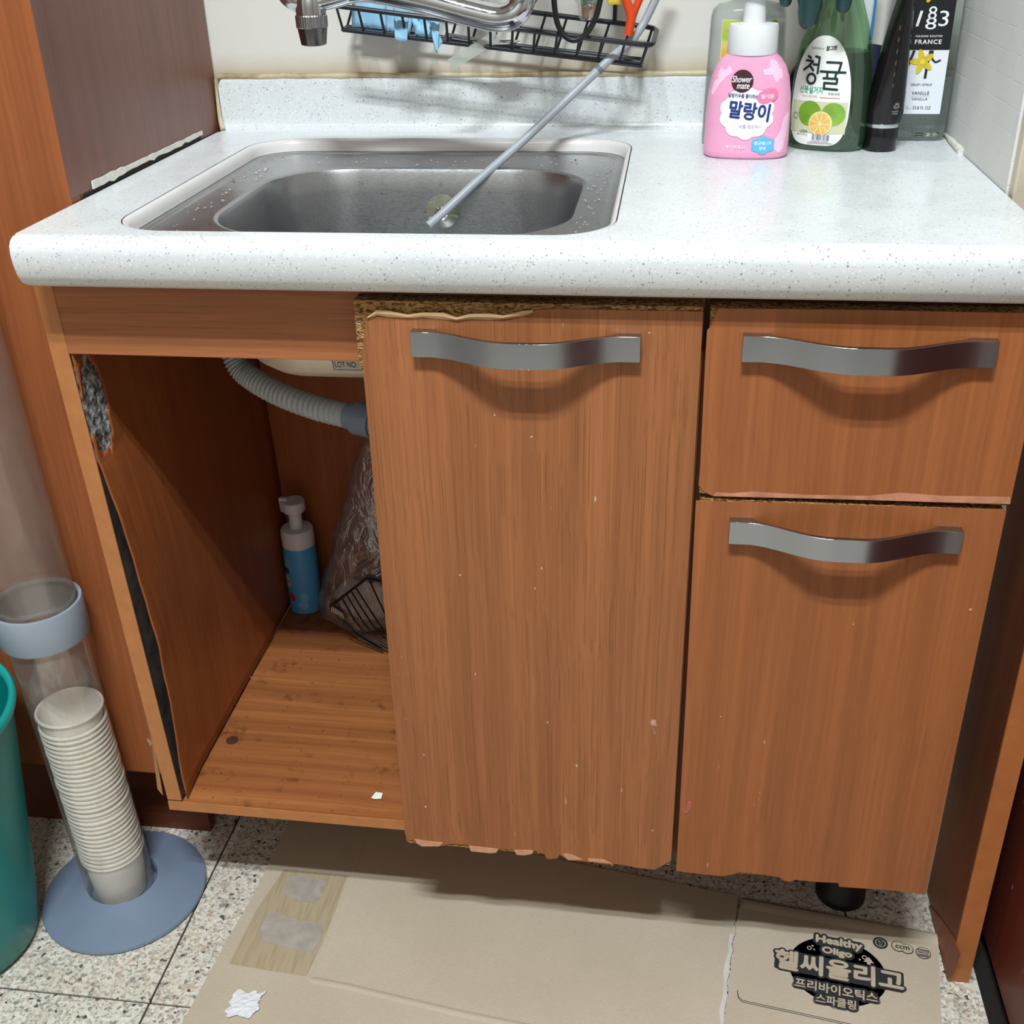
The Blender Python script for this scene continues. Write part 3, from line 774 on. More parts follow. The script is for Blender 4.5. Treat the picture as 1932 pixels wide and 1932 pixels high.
build('floor_shade_sheet', MB().box(0.386, 0.44, -0.62, 0.128, 0.0, 0.0012), DARK, t)  # dark sheet on the floor, painting the shade below the raised side panel

# ------------------------------------------------------------------ drain hose under the sink
pts = [(-0.482, 0.225, 0.735), (-0.481, 0.208, 0.685), (-0.470, 0.196, 0.6515), (-0.4500, 0.188, 0.6365), (-0.4136, 0.172, 0.6255), (-0.3662, 0.15, 0.6205), (-0.325, 0.134, 0.6195)]
t = thing('drain_hose', 'grey ribbed drain hose curving under the sink bowl', 'hose', (-0.38, 0.16, 0.60))
path = smooth_path([Vector(p) for p in pts], 40)
nr = 44
build('hose', MB().sweep(path, lambda f: (0.0105 + 0.0022 * min(1, f * 2)) * (1 + 0.09 * math.sin(f * nr * 2 * PI)), 20), HOSEGREY, t, smooth=70)
e = Vector(pts[-1]); dv = (Vector(pts[-1]) - Vector(pts[-2])).normalized()
cp = MB().sweep([e - dv * 0.004, e + dv * 0.006, e + dv * 0.0061, e + dv * 0.03, e + dv * 0.0301, e + dv * 0.06], lambda f: (0.0145, 0.0145, 0.018, 0.018, 0.0155, 0.0155)[min(5, int(f * 5 + 0.01))], 20)
build('coupling', cp, GREYPL, t, smooth=30)
build('trap_pipe', MB().sweep([e + dv * 0.055, (-0.262, 0.13, 0.622), (-0.26, 0.16, 0.64), (-0.26, 0.19, 0.665), (-0.26, 0.19, 0.687)], 0.0155, 16, sub=6), HOSEGREY, t, smooth=50)

# ------------------------------------------------------------------ things inside the cabinet
bx, by = -0.508, 0.415
t = thing('foam_bottle', 'blue foaming soap bottle with pale pump inside the open cabinet', 'soap bottle', (bx, by, zf))
z0 = zf + 0.0005
body = build('body', MB().lathe([(0.0, z0), (0.020, z0), (0.0235, z0 + 0.003), (0.0238, z0 + 0.03), (0.0238, z0 + 0.100), (0.0225, z0 + 0.108), (0.020, z0 + 0.111)], (bx, by, 0), 32, False, True), plain('blue_bottle_plastic', lin(84, 172, 236), 0.4, var=0.05), t, smooth=True)
cyl = lambda e: (lambda u, v: (bx + (0.0238 + e) * math.sin(u / 0.0238), by - (0.0238 + e) * math.cos(u / 0.0238), v))
LB = plain('pale_blue_print', lin(128, 188, 226), 0.5)
for cu, cv, a, b in ((-0.016, z0 + 0.086, 0.007, 0.009), (0.006, z0 + 0.030, 0.006, 0.010), (0.004, z0 + 0.018, 0.008, 0.007), (-0.012, z0 + 0.078, 0.006, 0.006)):
    build('print', MB().fan(ellipse(cu, cv, a, b, 20), cyl(0.0003 + 0.00004 * abs(cv * 900 % 5)), 3), LB, body)
build('print', MB().fan(ellipse(-0.0175, z0 + 0.074, 0.006, 0.005, 20), cyl(0.0006), 3), plain('navy_print', lin(28, 60, 128), 0.5), body)
build('print', MB().fan(ellipse(-0.0185, z0 + 0.055, 0.0065, 0.010, 20), cyl(0.0006), 3), plain('white_print', lin(206, 210, 220), 0.5), body)
build('print', MB().fan(ellipse(-0.014, z0 + 0.030, 0.007, 0.008, 20), cyl(0.0006), 3), plain('red_print', lin(176, 60, 72), 0.5), body)
mb = MB(); put_text(mb, '말랑', -0.0165, z0 + 0.056, 0.008, cyl(0.0009), bold=0.02)
build('lettering', mb, plain('navy_ink', lin(36, 44, 104), 0.6), body)
PUMPW = plain('pale_lilac_plastic', lin(232, 230, 240), 0.4, var=0.02)
build('collar', MB().lathe([(0.0235, z0 + 0.110), (0.0235, z0 + 0.133), (0.0215, z0 + 0.136), (0.010, z0 + 0.1365)], (bx, by, 0), 32), PUMPW, t, smooth=40)
build('stem', MB().lathe([(0.0095, z0 + 0.136), (0.0095, z0 + 0.166)], (bx, by, 0), 20), PUMPW, t, smooth=40)
hd = MB().loft([[(bx + r * 0.92 * math.cos(a) - (0.0035 if math.cos(a) < -0.8 else 0), by + r * math.sin(a) - (0.0, 0.0)[0], z) for a in [2 * PI * j / 28 for j in range(28)]] for r, z in ((0.0165, z0 + 0.164), (0.0175, z0 + 0.166), (0.0175, z0 + 0.176), (0.016, z0 + 0.179))], True, True)
hd.box(bx - 0.0205, bx - 0.008, by - 0.0035, by + 0.0035, z0 + 0.174, z0 + 0.183, 0.0015)
build('pump_head', hd, PUMPW, t, smooth=40)
t['label'] = 'blue foaming soap bottle with pale pump inside the open cabinet'

# crumpled clear bag with dark and white contents
tt = NT('clear_plastic_bag')
w1 = tt.noise(tt.coord((1, 1, 0.6)), 32, 3, 0.5, 1.5)
bn = tt.bump(w1, 0.9, 0.01)
tr = tt.n('ShaderNodeBsdfTransparent', {0: (0.9, 0.9, 0.92, 1)}).outputs[0]
df = tt.n('ShaderNodeBsdfDiffuse', {0: (0.75, 0.76, 0.8, 1), 'Normal': bn}).outputs[0]
gl = tt.n('ShaderNodeBsdfGlossy', {'Color': (1, 1, 1, 1), 'Roughness': 0.18, 'Normal': bn}).outputs[0]
m1 = tt.n('ShaderNodeMixShader', {0: tt.ramp(w1, [(0.4, 0.10), (0.7, 0.30)]), 1: tr, 2: df}).outputs[0]
BAG = tt.done(tt.n('ShaderNodeMixShader', {0: 0.18, 1: m1, 2: gl}).outputs[0])
t = thing('plastic_bag', 'crumpled clear plastic bag standing behind the wire grill in the cabinet', 'plastic bag', (-0.41, 0.40, zf))
L = []
for i in range(22):
    f = i / 21
    z = zf + 0.001 + 0.29 * f
    cx = -0.405 + 0.032 * f; w = (0.068 * (1 - f) ** 0.8 + 0.016) * (0.72 if i == 0 else 1)
    dpt = (0.044 * (1 - f) ** 0.6 + 0.008) * (0.8 if i == 0 else 1)
    l = []
    for j in range(36):
        a = 2 * PI * j / 36
        k = 1 + 0.16 * noise.noise((math.cos(a) * 2.2, math.sin(a) * 2.2, f * 5)) + 0.07 * noise.noise((math.cos(a) * 6, math.sin(a) * 6, f * 14))
        l.append((cx + w * k * math.cos(a), 0.398 + dpt * k * math.sin(a), z + 0.004 * noise.noise((a * 2, f * 8, 1)) * (i > 0)))
    L.append(l)
build('bag', MB().loft(L, True, True), BAG, t, smooth=80)
L = []
for i in range(10):
    f = i / 9
    s = math.sin((0.12 + 0.8 * f) * PI) ** 0.6
    L.append([(-0.408 + 0.05 * s * math.cos(a) * (1 + 0.1 * noise.noise((math.cos(a) * 2, math.sin(a) * 2, f))), 0.402 + 0.028 * s * math.sin(a), zf + 0.003 + 0.06 * f) for a in [2 * PI * j / 24 for j in range(24)]])
build('contents', MB().loft(L, True, True), plain('white_cloth', lin(236, 238, 242), 0.8, var=0.1, bump=0.6, bscale=120), t, smooth=60)
L = []
for i in range(10):
    f = i / 9
    s = math.sin((0.1 + 0.8 * f) * PI) ** 0.6
    L.append([(-0.40 + 0.040 * s * math.cos(a), 0.404 + 0.022 * s * math.sin(a), zf + 0.062 + 0.045 * f) for a in [2 * PI * j / 24 for j in range(24)]])
build('contents', MB().loft(L, True, True), plain('dark_cloth', lin(44, 48, 62), 0.7, var=0.2), t, smooth=60)

# wire grill with coil handle leaning in front of it
t = thing('wire_grill', 'small black wire grill rack with a coiled corner leaning in the cabinet', 'grill rack', (-0.40, 0.335, zf))
A = Vector((-0.4445, 0.335, 0.2400)); B = Vector((-0.3930, 0.35, 0.2795)); C = Vector((-0.325, 0.35, 0.2715)); D_ = Vector((-0.372, 0.318, zf + 0.003)); E_ = Vector((-0.29, 0.318, zf + 0.003))
GW = plain('dark_grill_wire', lin(38, 38, 40), 0.3, metal=0.6)
build('frame', MB().sweep([A, B, C], 0.0022, 8), GW, t, smooth=60)
build('frame', MB().sweep([A + Vector((0.012, 0, -0.014)), (-0.408, 0.326, 0.2050), D_], 0.0016, 8, sub=4), GW, t, smooth=60)
for i in range(8):
    f = (i + 0.6) / 8
    p = A.lerp(B, f) if f < 0.8 else B.lerp(C, (f - 0.8) / 0.5)
    q = Vector((-0.430 + 0.105 * f, 0.322, 0.219 - 0.028 * f))
    q2 = Vector((-0.375 + 0.095 * f, 0.312, zf + 0.0025 + 0.004 * f))
    build('wire', MB().sweep([p, q, q2], 0.0011, 6, sub=3), GW, t, smooth=60)
coil = [A + Vector((0.003 + 0.0022 * k / 8 + 0.0052 * math.sin(2 * PI * k / 8) * 0.2, 0.0062 * math.cos(2 * PI * k / 8), -0.001 - 0.0016 * k / 8 + 0.0062 * math.sin(2 * PI * k / 8))) for k in range(8 * 8)]
build('coil', MB().sweep(coil, 0.0011, 6), CHROME, t, smooth=60)
p = onZ(712, 1501, zf)
build('paper_scrap', MB().prism([(-0.006, -0.005), (-0.002, -0.006), (0.006, -0.005), (0.0055, 0.004), (-0.003, 0.0052)], lambda u, v, dd: (p.x + u, p.y + v, zf + 0.0003 - 0.0005 + dd + 0.0004 * (u * 300) ** 2 * 0.2), 0.0008), PAPER, label='tiny scrap of white paper on the cabinet floor', cat='paper scrap')

# ------------------------------------------------------------------ cup dispenser on the floor
tx, ty = -0.6555, 0.0245
LEAN = -0.032
def leaned(mb):
    for v in mb.v: v.x += LEAN * max(0.0, v.z - 0.02)
    return mb
t = thing('cup_dispenser', 'clear tube paper-cup dispenser on a round grey base', 'cup dispenser', (tx, ty, 0))
build('base_disc', MB().lathe([(0.0, 0.001), (0.099, 0.001), (0.1005, 0.003), (0.0995, 0.0065), (0.092, 0.009), (0.072, 0.014), (0.055, 0.0195), (0.0465, 0.024), (0.0435, 0.0245), (0.0420, 0.023), (0.0420, 0.004)], (tx + 0.007, ty - 0.004, 0), 72, False, False), GREYPL, t, smooth=50)
TUBE = M_clear('clear_acrylic', (0.90, 0.89, 0.87, 1), 0.13, lin(206, 198, 188), 0.16, 0.12, dirty=0.25)
build('tube', leaned(MB().lathe([(0.0412, 0.004 + 0.04 * k) for k in range(12)], (tx, ty, 0), 56, False, False)), TUBE, t, smooth=True)
TUBE2 = M_clear('hazy_acrylic', (0.88, 0.86, 0.84, 1), 0.17, lin(184, 166, 156), 0.10, 0.15, dirty=0.12)
build('tube_extension', leaned(MB().lathe([(0.0420, 0.400 + 0.04 * k) for k in range(12)], (tx, ty, 0), 56, False, False)), TUBE2, t, smooth=True)
build('collar', leaned(MB().lathe([(0.0428, 0.393), (0.0470, 0.392), (0.0478, 0.394), (0.0486, 0.434), (0.0478, 0.4365), (0.0450, 0.4365), (0.0434, 0.434)], (tx, ty, 0), 56, False, False)), plain('pale_grey_plastic', lin(150, 160, 172), 0.4, var=0.04), t, smooth=40)
# stack of paper cups
cup_p = [(0.0305, 0.0), (0.0308, 0.003), (0.0356, 0.0640), (0.0376, 0.0646), (0.0384, 0.0660), (0.0376, 0.0674), (0.0356, 0.0675), (0.0347, 0.0650), (0.0298, 0.006), (0.0, 0.006)]
cup_mesh = None
NC = 32
ORD = ['first', 'second', 'third', 'fourth', 'fifth', 'sixth', 'seventh', 'eighth', 'ninth', 'tenth', 'eleventh', 'twelfth', 'thirteenth', 'fourteenth', 'fifteenth', 'sixteenth', 'seventeenth', 'eighteenth', 'nineteenth', 'twentieth', 'twenty-first', 'twenty-second']
for i in range(NC):
    z = 0.003 + i * 0.0068 + (0.010 if i == NC - 1 else 0)
    if i == NC - 1: lab = 'topmost white paper cup of the stack, its open mouth showing'
    elif i == 0: lab = 'lowest white paper cup of the stack, its plain wall showing'
    elif i < 10: lab = '%s white paper cup from the bottom of the nested stack' % ORD[i]
    else: lab = '%s white paper cup from the top of the nested stack' % ORD[NC - 1 - i]
    cx_ = tx + LEAN * max(0, z - 0.02)
    if cup_mesh is None:
        o = build('paper_cup', MB().lathe(cup_p, (cx_, ty, z), 40, False, False), PAPER, smooth=35, origin=(cx_, ty, z))
        cup_mesh = o.data
    else:
        o = bpy.data.objects.new('paper_cup', cup_mesh); COL.objects.link(o); o.location = (cx_ + random.uniform(-.0006, .0006), ty + random.uniform(-.0006, .0006), z)
        o.rotation_euler.z = random.uniform(0, 6)
    tag(o, lab, 'paper cup', 'paper cups stacked in the dispenser')

# teal bin
bx_, by_ = -0.812, -0.076
t = thing('waste_bin', 'teal plastic bin at the lower left edge of the picture', 'bin', (bx_, by_, 0))
build('body', MB().lathe([(0.0, 0.002), (0.080, 0.002), (0.086, 0.008), (0.095, 0.06), (0.1275, 0.338), (0.1250, 0.338), (0.0925, 0.06), (0.082, 0.012), (0.0, 0.010)], (bx_, by_, 0), 64, False, False), TEAL, t, smooth=40)
build('rim', MB().lathe([(0.1262, 0.330), (0.1315, 0.331), (0.1330, 0.336), (0.1315, 0.341), (0.1295, 0.3425), (0.1250, 0.340), (0.1240, 0.334)], (bx_, by_, 0), 64, False, False), plain('teal_rim', lin(20, 164, 160), 0.38, var=0.04), t, smooth=60)

# ------------------------------------------------------------------ cardboard on the floor
def sheet(name, pts, th, mat, **kw):
    return MB().prism(pts, lambda u, v, dd: (u, v, 0.0008 + dd), th)
px_edge = [(1392, 1690), (1391, 1715), (1389, 1730), (1385, 1745), (1386, 1762), (1380, 1782), (1382, 1795), (1377, 1815), (1376, 1835), (1371, 1855), (1372, 1880), (1367, 1905), (1365, 1932)]
A_pts = [(onZ(a, b, 0.004).x, onZ(a, b, 0.004).y) for a, b in px_edge]
A_pts += [(0.045, -0.42), (-0.53, -0.45), (onZ(345, 1928, 0.004).x, onZ(345, 1928, 0.004).y), (onZ(430, 1770, 0.004).x, onZ(430, 1770, 0.004).y), (onZ(478, 1690, 0.004).x, onZ(478, 1690, 0.004).y), (-0.4770, 0.150), (-0.478, 0.178), (-0.20, 0.150), (-0.0876, 0.128)]
t = thing('cardboard_sheet', 'large flattened brown cardboard sheet lying in front of the sink cabinet', 'cardboard', (-0.2, -0.1, 0))
sh = build('sheet', sheet('sheet', A_pts, 0.0036, CARD), CARD, t)
build('torn_edge', MB().prism([(onZ(a, b, 0.0046).x, onZ(a, b, 0.0046).y) for a, b in px_edge[4:]] + [(onZ(a - 5 - (i * 5) % 7, b, 0.0046).x, onZ(a - 5 - (i * 5) % 7, b, 0.0046).y) for i, (a, b) in enumerate(px_edge[:3:-1])], lambda u, v, dd: (u, v, 0.0044 + dd), 0.0005), plain('white_torn_liner', lin(206, 200, 192), 0.8, var=0.1), sh)
# creases
def ridge(pix, w, h):
    pts = [onZ(a, b, 0.0044) for a, b in pix]
    L = []
    for i, p in enumerate(pts):
        dv = (pts[min(i + 1, len(pts) - 1)] - pts[max(i - 1, 0)]).normalized(); nn = Vector((-dv.y, dv.x, 0))
        L.append([p - nn * w, p - nn * w * 0.4 + Vector((0, 0, h * 0.8)), p + Vector((0, 0, h)), p + nn * w * 0.4 + Vector((0, 0, h * 0.7)), p + nn * w])
    return MB().loft(L, False, False, closed=False)
build('crease', ridge([(586, 1848), (660, 1862), (760, 1886), (880, 1914), (1000, 1938)], 0.0045, 0.0016), CARD, sh, smooth=60)
build('crease', ridge([(692, 1566), (668, 1640), (640, 1710), (612, 1785), (588, 1848)], 0.003, 0.0009), CARD, sh, smooth=60)
tape = build('tape_strip', MB().prism([(p.x, p.y) for p in (onZ(a, b, 0.0046) for a, b in [(536, 1640), (656, 1652), (634, 1712), (606, 1785), (578, 1842), (500, 1830), (432, 1818), (484, 1716)])], lambda u, v, dd: (u, v, 0.0044 + dd), 0.0003), None, sh)
tt = NT('ribbed_packing_tape')
rb = tt.noise(tt.coord((1, 0.08, 1), rot=(0, 0, -0.12)), 260, 2)
tape.data.materials.append(tt.done(tt.pbr(base=tt.mix(tt.ramp(rb, [(0.45, 0.0), (0.7, 0.6)]), lin(182, 164, 136), lin(160, 140, 110)), rough=0.4, spec=0.4)))
PATCH = plain('grey_paper_patch', lin(170, 160, 148), 0.85, var=0.14, vscale=60)
for pix in ([(545, 1655), (560, 1652), (590, 1657), (617, 1664), (614, 1672), (602, 1675), (605, 1683), (609, 1692), (600, 1697), (590, 1704), (560, 1699), (540, 1690), (534, 1680), (545, 1675)], [(506, 1728), (520, 1720), (560, 1735), (608, 1743), (609, 1755), (604, 1775), (592, 1793), (575, 1796), (540, 1787), (500, 1778), (491, 1765), (492, 1750)]):
    build('paper_patch', MB().prism([(p.x, p.y) for p in (onZ(a, b, 0.005) for a, b in pix)], lambda u, v, dd: (u, v, 0.0047 + dd), 0.0007), PATCH, sh)
p = onZ(462, 1897, 0.0045)
L = []
mb = MB()
nx = 12
vs = []; fs = []
for j in range(nx + 1):
    for i in range(nx + 1):
        u = (i / nx - 0.5); v = (j / nx - 0.5)
        r = 0.0165 * (1 + 0.35 * noise.noise((u * 5, v * 5, 9)))
        vs.append((p.x + u * 2 * r * 1.05, p.y + v * 2 * r * 0.95 + u * 0.006, 0.0050 + 0.0018 * (1 + noise.noise((u * 8, v * 8, 2)))))
for j in range(nx):
    for i in range(nx):
        fs.append((j * (nx + 1) + i, j * (nx + 1) + i + 1, (j + 1) * (nx + 1) + i + 1, (j + 1) * (nx + 1) + i))
build('tissue_scrap', mb.add(vs, fs), plain('tissue', lin(226, 226, 228), 0.8, var=0.06, bump=0.4), label='crumpled white tissue scrap stuck on the large cardboard sheet', cat='tissue', solid=0.0006)

# printed carton panel at the right
t = thing('carton_panel', 'flattened printed brown carton panel with dark round drink logo', 'cardboard', (0.23, -0.02, 0))
O = onZ(1400, 1697, 0.004); Q = onZ(1770, 1765, 0.004)
U = (Q - O).normalized(); V = Vector((-U.y, U.x, 0))       # V towards the cabinet
def loc2(px, py):
    q = onZ(px, py, 0.005) - O
    return q.dot(U), q.dot(V)
def b3(z): return lambda u, v: tuple(O + U * u + V * v + Vector((0, 0, z - O.z)))
wB = (Q - O).length
eL = [loc2(a + 2.5, b) for a, b in px_edge]
sh = build('panel', MB().prism([(0.0015, 0.0), (wB, 0.0), (wB - 0.004, -0.13), (wB - 0.006, -0.34), (-0.024, -0.34)] + eL[::-1][:-1], lambda u, v, dd: tuple(O + U * u + V * v + Vector((0, 0, 0.0009 - O.z + dd))), 0.0036), CARD, t)
build('fold', MB().loft([[tuple(O + U * u + V * v + Vector((0, 0, z - O.z))) for v, z in ((-0.014, 0.0046), (-0.008, 0.0058), (-0.002, 0.0060), (0.003, 0.0042), (0.004, 0.0015))] for u in (0.002, wB - 0.001)], False, False, closed=False), CARD, sh, smooth=60)
DKINK = plain('black_carton_ink', lin(38, 40, 42), 0.7, var=0.1, vscale=300)
CARDINK = plain('bare_carton_colour', lin(188, 170, 146), 0.75)
z1, z2, z3 = 0.0049, 0.0052, 0.0055
dk = MB(); lt = MB()
def span(a, b):
    pa = loc2(*a); pb = loc2(*b)
    return math.hypot(pa[0] - pb[0], pa[1] - pb[1])
items = [('Healthy', (1583, 1780), 0.0520, 0.0135, 0.06, 0.02), ('Oligo', (1579, 1798), 0.0330, 0.0115, 0.06, 0.02), ('헬씨올리고', (1582, 1830), 0.142, 0.0265, 0.045, 0.0),
         ('프리바이오틱스', (1577, 1868), 0.0900, 0.0130, 0.03, 0.0), ('스파클링', (1577, 1890), 0.0430, 0.0120, 0.03, 0.0)]
for body, c, w, h, bold, sh_ in items:
    cu, cv = loc2(*c)
    put_text(lt, body, cu, cv, w, b3(z2), h=h, bold=bold, lift=(0, 0, 1.5e-5))
    hh = h / 2 + 0.0012; ww = w / 2 + 0.0010
    dk.fan(rrect(cu - ww, cu + ww, cv - hh, cv + hh, 0.003, 6), b3(z1 - 0.00005 * len(body)), 1)
    put_text(dk, body, cu, cv, w, b3(z1), h=h, spread=0.0036, lift=(0, 0, 1.5e-5))
cu, cv = loc2(1580, 1830)
dk.fan(ellipse(cu, cv - 0.001, 0.055, 0.047, 48), b3(z1 - 0.0004), 1)
lg = build('logo_backing', dk, DKINK, sh)
build('lettering', lt, CARDINK, lg)
mb = MB()
def annulus(mb, cu, cv, r0, r1, z, n=28):
    f = b3(z)
    mb.add([f(cu + r * math.cos(2 * PI * k / n), cv + r * math.sin(2 * PI * k / n)) for r in (r0, r1) for k in range(n)], [(k, (k + 1) % n, n + (k + 1) % n, n + k) for k in range(n)])
for (a, b_), r in (((1527, 1789), 0.0028), ((1631, 1807), 0.0030)):
    m2 = MB(); annulus(m2, *loc2(a, b_), r * 0.62, r, z3); build('bubble', m2, CARDINK, lg)
for (a, b_), r in (((1533, 1785), 0.0013), ((1536, 1792), 0.0011), ((1622, 1811), 0.0012)):
    build('bubble', MB().fan(ellipse(*loc2(a, b_), r, r, 14), b3(z3), 1), CARDINK, lg)
# the arrow on the fourth letter
cu, cv = loc2(1639, 1814)
mb.fan([(cu, cv + 0.006), (cu + 0.006, cv - 0.002), (cu + 0.002, cv - 0.002), (cu + 0.002, cv - 0.005), (cu - 0.002, cv - 0.005), (cu - 0.002, cv - 0.002), (cu - 0.006, cv - 0.002)], b3(z3), 1)
build('arrow', mb, CARDINK, lg)
# three small certification marks
mk = MB(); mi = MB(); mt = MB()
c1, c2, c3 = loc2(1661, 1779), loc2(1702, 1788), loc2(1742, 1798)
mk.fan(ellipse(*c1, 0.0086, 0.0086), b3(z1), 1); annulus(mi, *c1, 0.0052, 0.0060, z2); put_text(mi, '유기', c1[0], c1[1] + 0.0018, 0.006, b3(z2)); put_text(mi, '농', c1[0], c1[1] - 0.002, 0.003, b3(z2))
mk.fan(ellipse(c2[0] - 0.0045, c2[1] + 0.001, 0.0078, 0.0078), b3(z1), 1); mk.fan(ellipse(c2[0] + 0.0055, c2[1] - 0.0005, 0.0074, 0.0074), b3(z1 + 0.00005), 1)
mi.fan(ellipse(c2[0] - 0.0045, c2[1] + 0.001, 0.0068, 0.0068), b3(z2), 1); mi.fan(ellipse(c2[0] + 0.0055, c2[1] - 0.0005, 0.0064, 0.0064), b3(z2 + 0.00005), 1)
put_text(mt, 'ccm', c2[0] + 0.0003, c2[1], 0.0155, b3(z3), bold=0.03, lift=(0, 0, 1.5e-5))
mk.fan(ellipse(*c3, 0.0086, 0.0086), b3(z1), 1); mi.fan(ellipse(*c3, 0.0077, 0.0077), b3(z2), 1)
put_text(mt, 'HACCP', c3[0], c3[1], 0.0125, b3(z3), h=0.0034, bold=0.04, lift=(0, 0, 1.5e-5))
for dv in (0.0042, 0.0030, -0.0032, -0.0044, -0.0056):
    hw = math.sqrt(max(0, 0.0074 ** 2 - dv * dv))
    grid(mt, c3[0] - hw, c3[0] + hw, c3[1] + dv - 0.0004, c3[1] + dv + 0.0004, 1, 1, b3(z3))
m_ = build('certification_mark', mk, DKINK, sh)
build('mark_inner', mi, CARDINK, m_); build('mark_lettering', mt, DKINK, m_)
# printed frame line
ln = MB()
for off in (0.0, 0.0022):
    pts = [onZ(a, b, z1) + Vector((0, -off, 0)) for a, b in [(1391, 1868), (1393, 1880), (1400, 1887), (1440, 1896), (1500, 1909), (1560, 1922), (1640, 1940)]]
    for p, q in zip(pts, pts[1:]):
        dv = (q - p).normalized(); nn = Vector((-dv.y, dv.x, 0)) * 0.00035
        ln.add([p - nn, q - nn, q + nn, p + nn], [(0, 1, 2, 3)])
build('printed_line', ln, DKINK, sh)

# ------------------------------------------------------------------ bottles on the worktop
def interp(tab, z):
    if z <= tab[0][0]: return tab[0][1:]
    for p, q in zip(tab, tab[1:]):
        if z <= q[0]:
            f = (z - p[0]) / (q[0] - p[0])
            return tuple(a + (b - a) * f for a, b in zip(p[1:], q[1:]))
    return tab[-1][1:]
class Bottle:
    """superelliptic bottle body; tab rows (z, half width, half depth, exponent)"""
    def __init__(s, cx, cy, z0, tab, yaw=0.0, lean=0.0):
        s.cx, s.cy, s.z0, s.tab, s.yaw, s.lean = cx, cy, z0, tab, yaw, lean
    def w(s, x, y, z):
        c, n = math.cos(s.yaw), math.sin(s.yaw)
        return (s.cx + x * c - y * n + s.lean * z, s.cy + x * n + y * c, s.z0 + z)
    def loop(s, z, seg=56, grow=0.0):
        a, b, e = interp(s.tab, z); a += grow; b += grow
        out = []
        for j in range(seg):
            t = 2 * PI * j / seg
            c, n = math.cos(t), math.sin(t)
            out.append(s.w(a * math.copysign(abs(c) ** (2 / e), c), b * math.copysign(abs(n) ** (2 / e), n), z))
        return out
    def mesh(s, z0=None, z1=None, grow=0.0, seg=56, cap=True):
        zs = sorted(set([r[0] for r in s.tab] + [s.tab[0][0] + (s.tab[-1][0] - s.tab[0][0]) * i / 40 for i in range(41)]))
        if z0 is not None: zs = [z0] + [z for z in zs if z0 < z < z1] + [z1]
        return MB().loft([s.loop(z, seg, grow) for z in zs], cap, cap)
    def front(s, eps):
        def f(u, v):
            a, b, e = interp(s.tab, v)
            q = min(0.999, abs(u) / a)
            return s.w(u, -b * (1 - q ** e) ** (1 / e) - eps, v)
        return f
def cloud(cu, cv, a, b, n=72, lobes=9, amp=0.10, ph=0.0):
    return [(cu + a * (1 + amp * abs(math.sin(lobes * t / 2 + ph)) - amp * 0.5) * math.cos(t), cv + b * (1 + amp * abs(math.sin(lobes * t / 2 + ph)) - amp * 0.5) * math.sin(t)) for t in [2 * PI * k / n for k in range(n)]]
ZB = ZT + 0.0004

# pink hand-wash bottle
t = thing('hand_wash_bottle', 'pink pump bottle of hand wash with white cap on the worktop', 'soap bottle', (0.0765, 0.3160, ZB))
bt = Bottle(0.0765, 0.3160, ZB, [(0.0, 0.0405, 0.024, 2.6), (0.002, 0.0425, 0.026, 2.6), (0.006, 0.0436, 0.027, 2.6), (0.04, 0.0432, 0.0272, 2.6), (0.062, 0.0418, 0.0268, 2.6), (0.078, 0.0392, 0.026, 2.5), (0.088, 0.0355, 0.025, 2.3), (0.095, 0.0305, 0.0242, 2.1), (0.099, 0.0262, 0.0235, 2.0), (0.1005, 0.0245, 0.0232, 2.0)], -0.06)
body = build('body', bt.mesh(), plain('pink_plastic', lin(240, 166, 200), 0.32, var=0.02, sub=0.0), t, smooth=50)
PALE = plain('pale_pink_print', lin(246, 200, 226), 0.35)
f1 = bt.front(0.0004)
for out in ([(-0.030, 0.088), (-0.020, 0.090), (-0.018, 0.084), (-0.024, 0.080), (-0.030, 0.073), (-0.036, 0.062), (-0.0385, 0.064), (-0.036, 0.074)], [(0.012, 0.086), (0.019, 0.097), (0.025, 0.094), (0.031, 0.086), (0.032, 0.079), (0.026, 0.074), (0.022, 0.082), (0.014, 0.082)],
            [(0.034, 0.006), (0.038, 0.010), (0.040, 0.022), (0.0415, 0.040), (0.0405, 0.046), (0.036, 0.040), (0.034, 0.028), (0.028, 0.018), (0.029, 0.010)]):
    build('print', MB().fan(out, f1, 4), PALE, body)
cl = build('print', MB().fan(cloud(-0.001, 0.0455, 0.0265, 0.0245, lobes=10), bt.front(0.0007), 8), plain('white_label_print', lin(244, 244, 248), 0.4), body)
build('print', MB().fan(ellipse(-0.0075, 0.0765, 0.0108, 0.0108), bt.front(0.0010), 5), plain('maroon_print', lin(62, 28, 34), 0.4), body)
mb = MB()
put_text(mb, 'Shower', -0.0080, 0.0785, 0.0195, bt.front(0.0013), h=0.0062, bold=0.02, shear=0.25)
put_text(mb, 'mate', -0.0065, 0.0718, 0.0125, bt.front(0.0013), h=0.0048, bold=0.02, shear=0.25)
build('lettering', mb, plain('white_ink', lin(244, 240, 240), 0.5), body)
NAVY = plain('navy_ink_label', lin(28, 50, 120), 0.5)
mb = MB()
put_text(mb, '말랑이', 0.0015, 0.0480, 0.0400, bt.front(0.0011), h=0.0165, bold=0.045, rot=-0.10)
put_text(mb, '말랑카우를 좋아하는', -0.0055, 0.0625, 0.030, bt.front(0.0011), h=0.0042, bold=0.02, rot=-0.05)
build('lettering', mb, NAVY, body)
mb = MB(); put_text(mb, '버블 핸드워시', 0.0035, 0.0330, 0.0225, bt.front(0.0011), h=0.0036, bold=0.01)
build('lettering', mb, plain('lilac_ink', lin(206, 170, 214), 0.5), body)
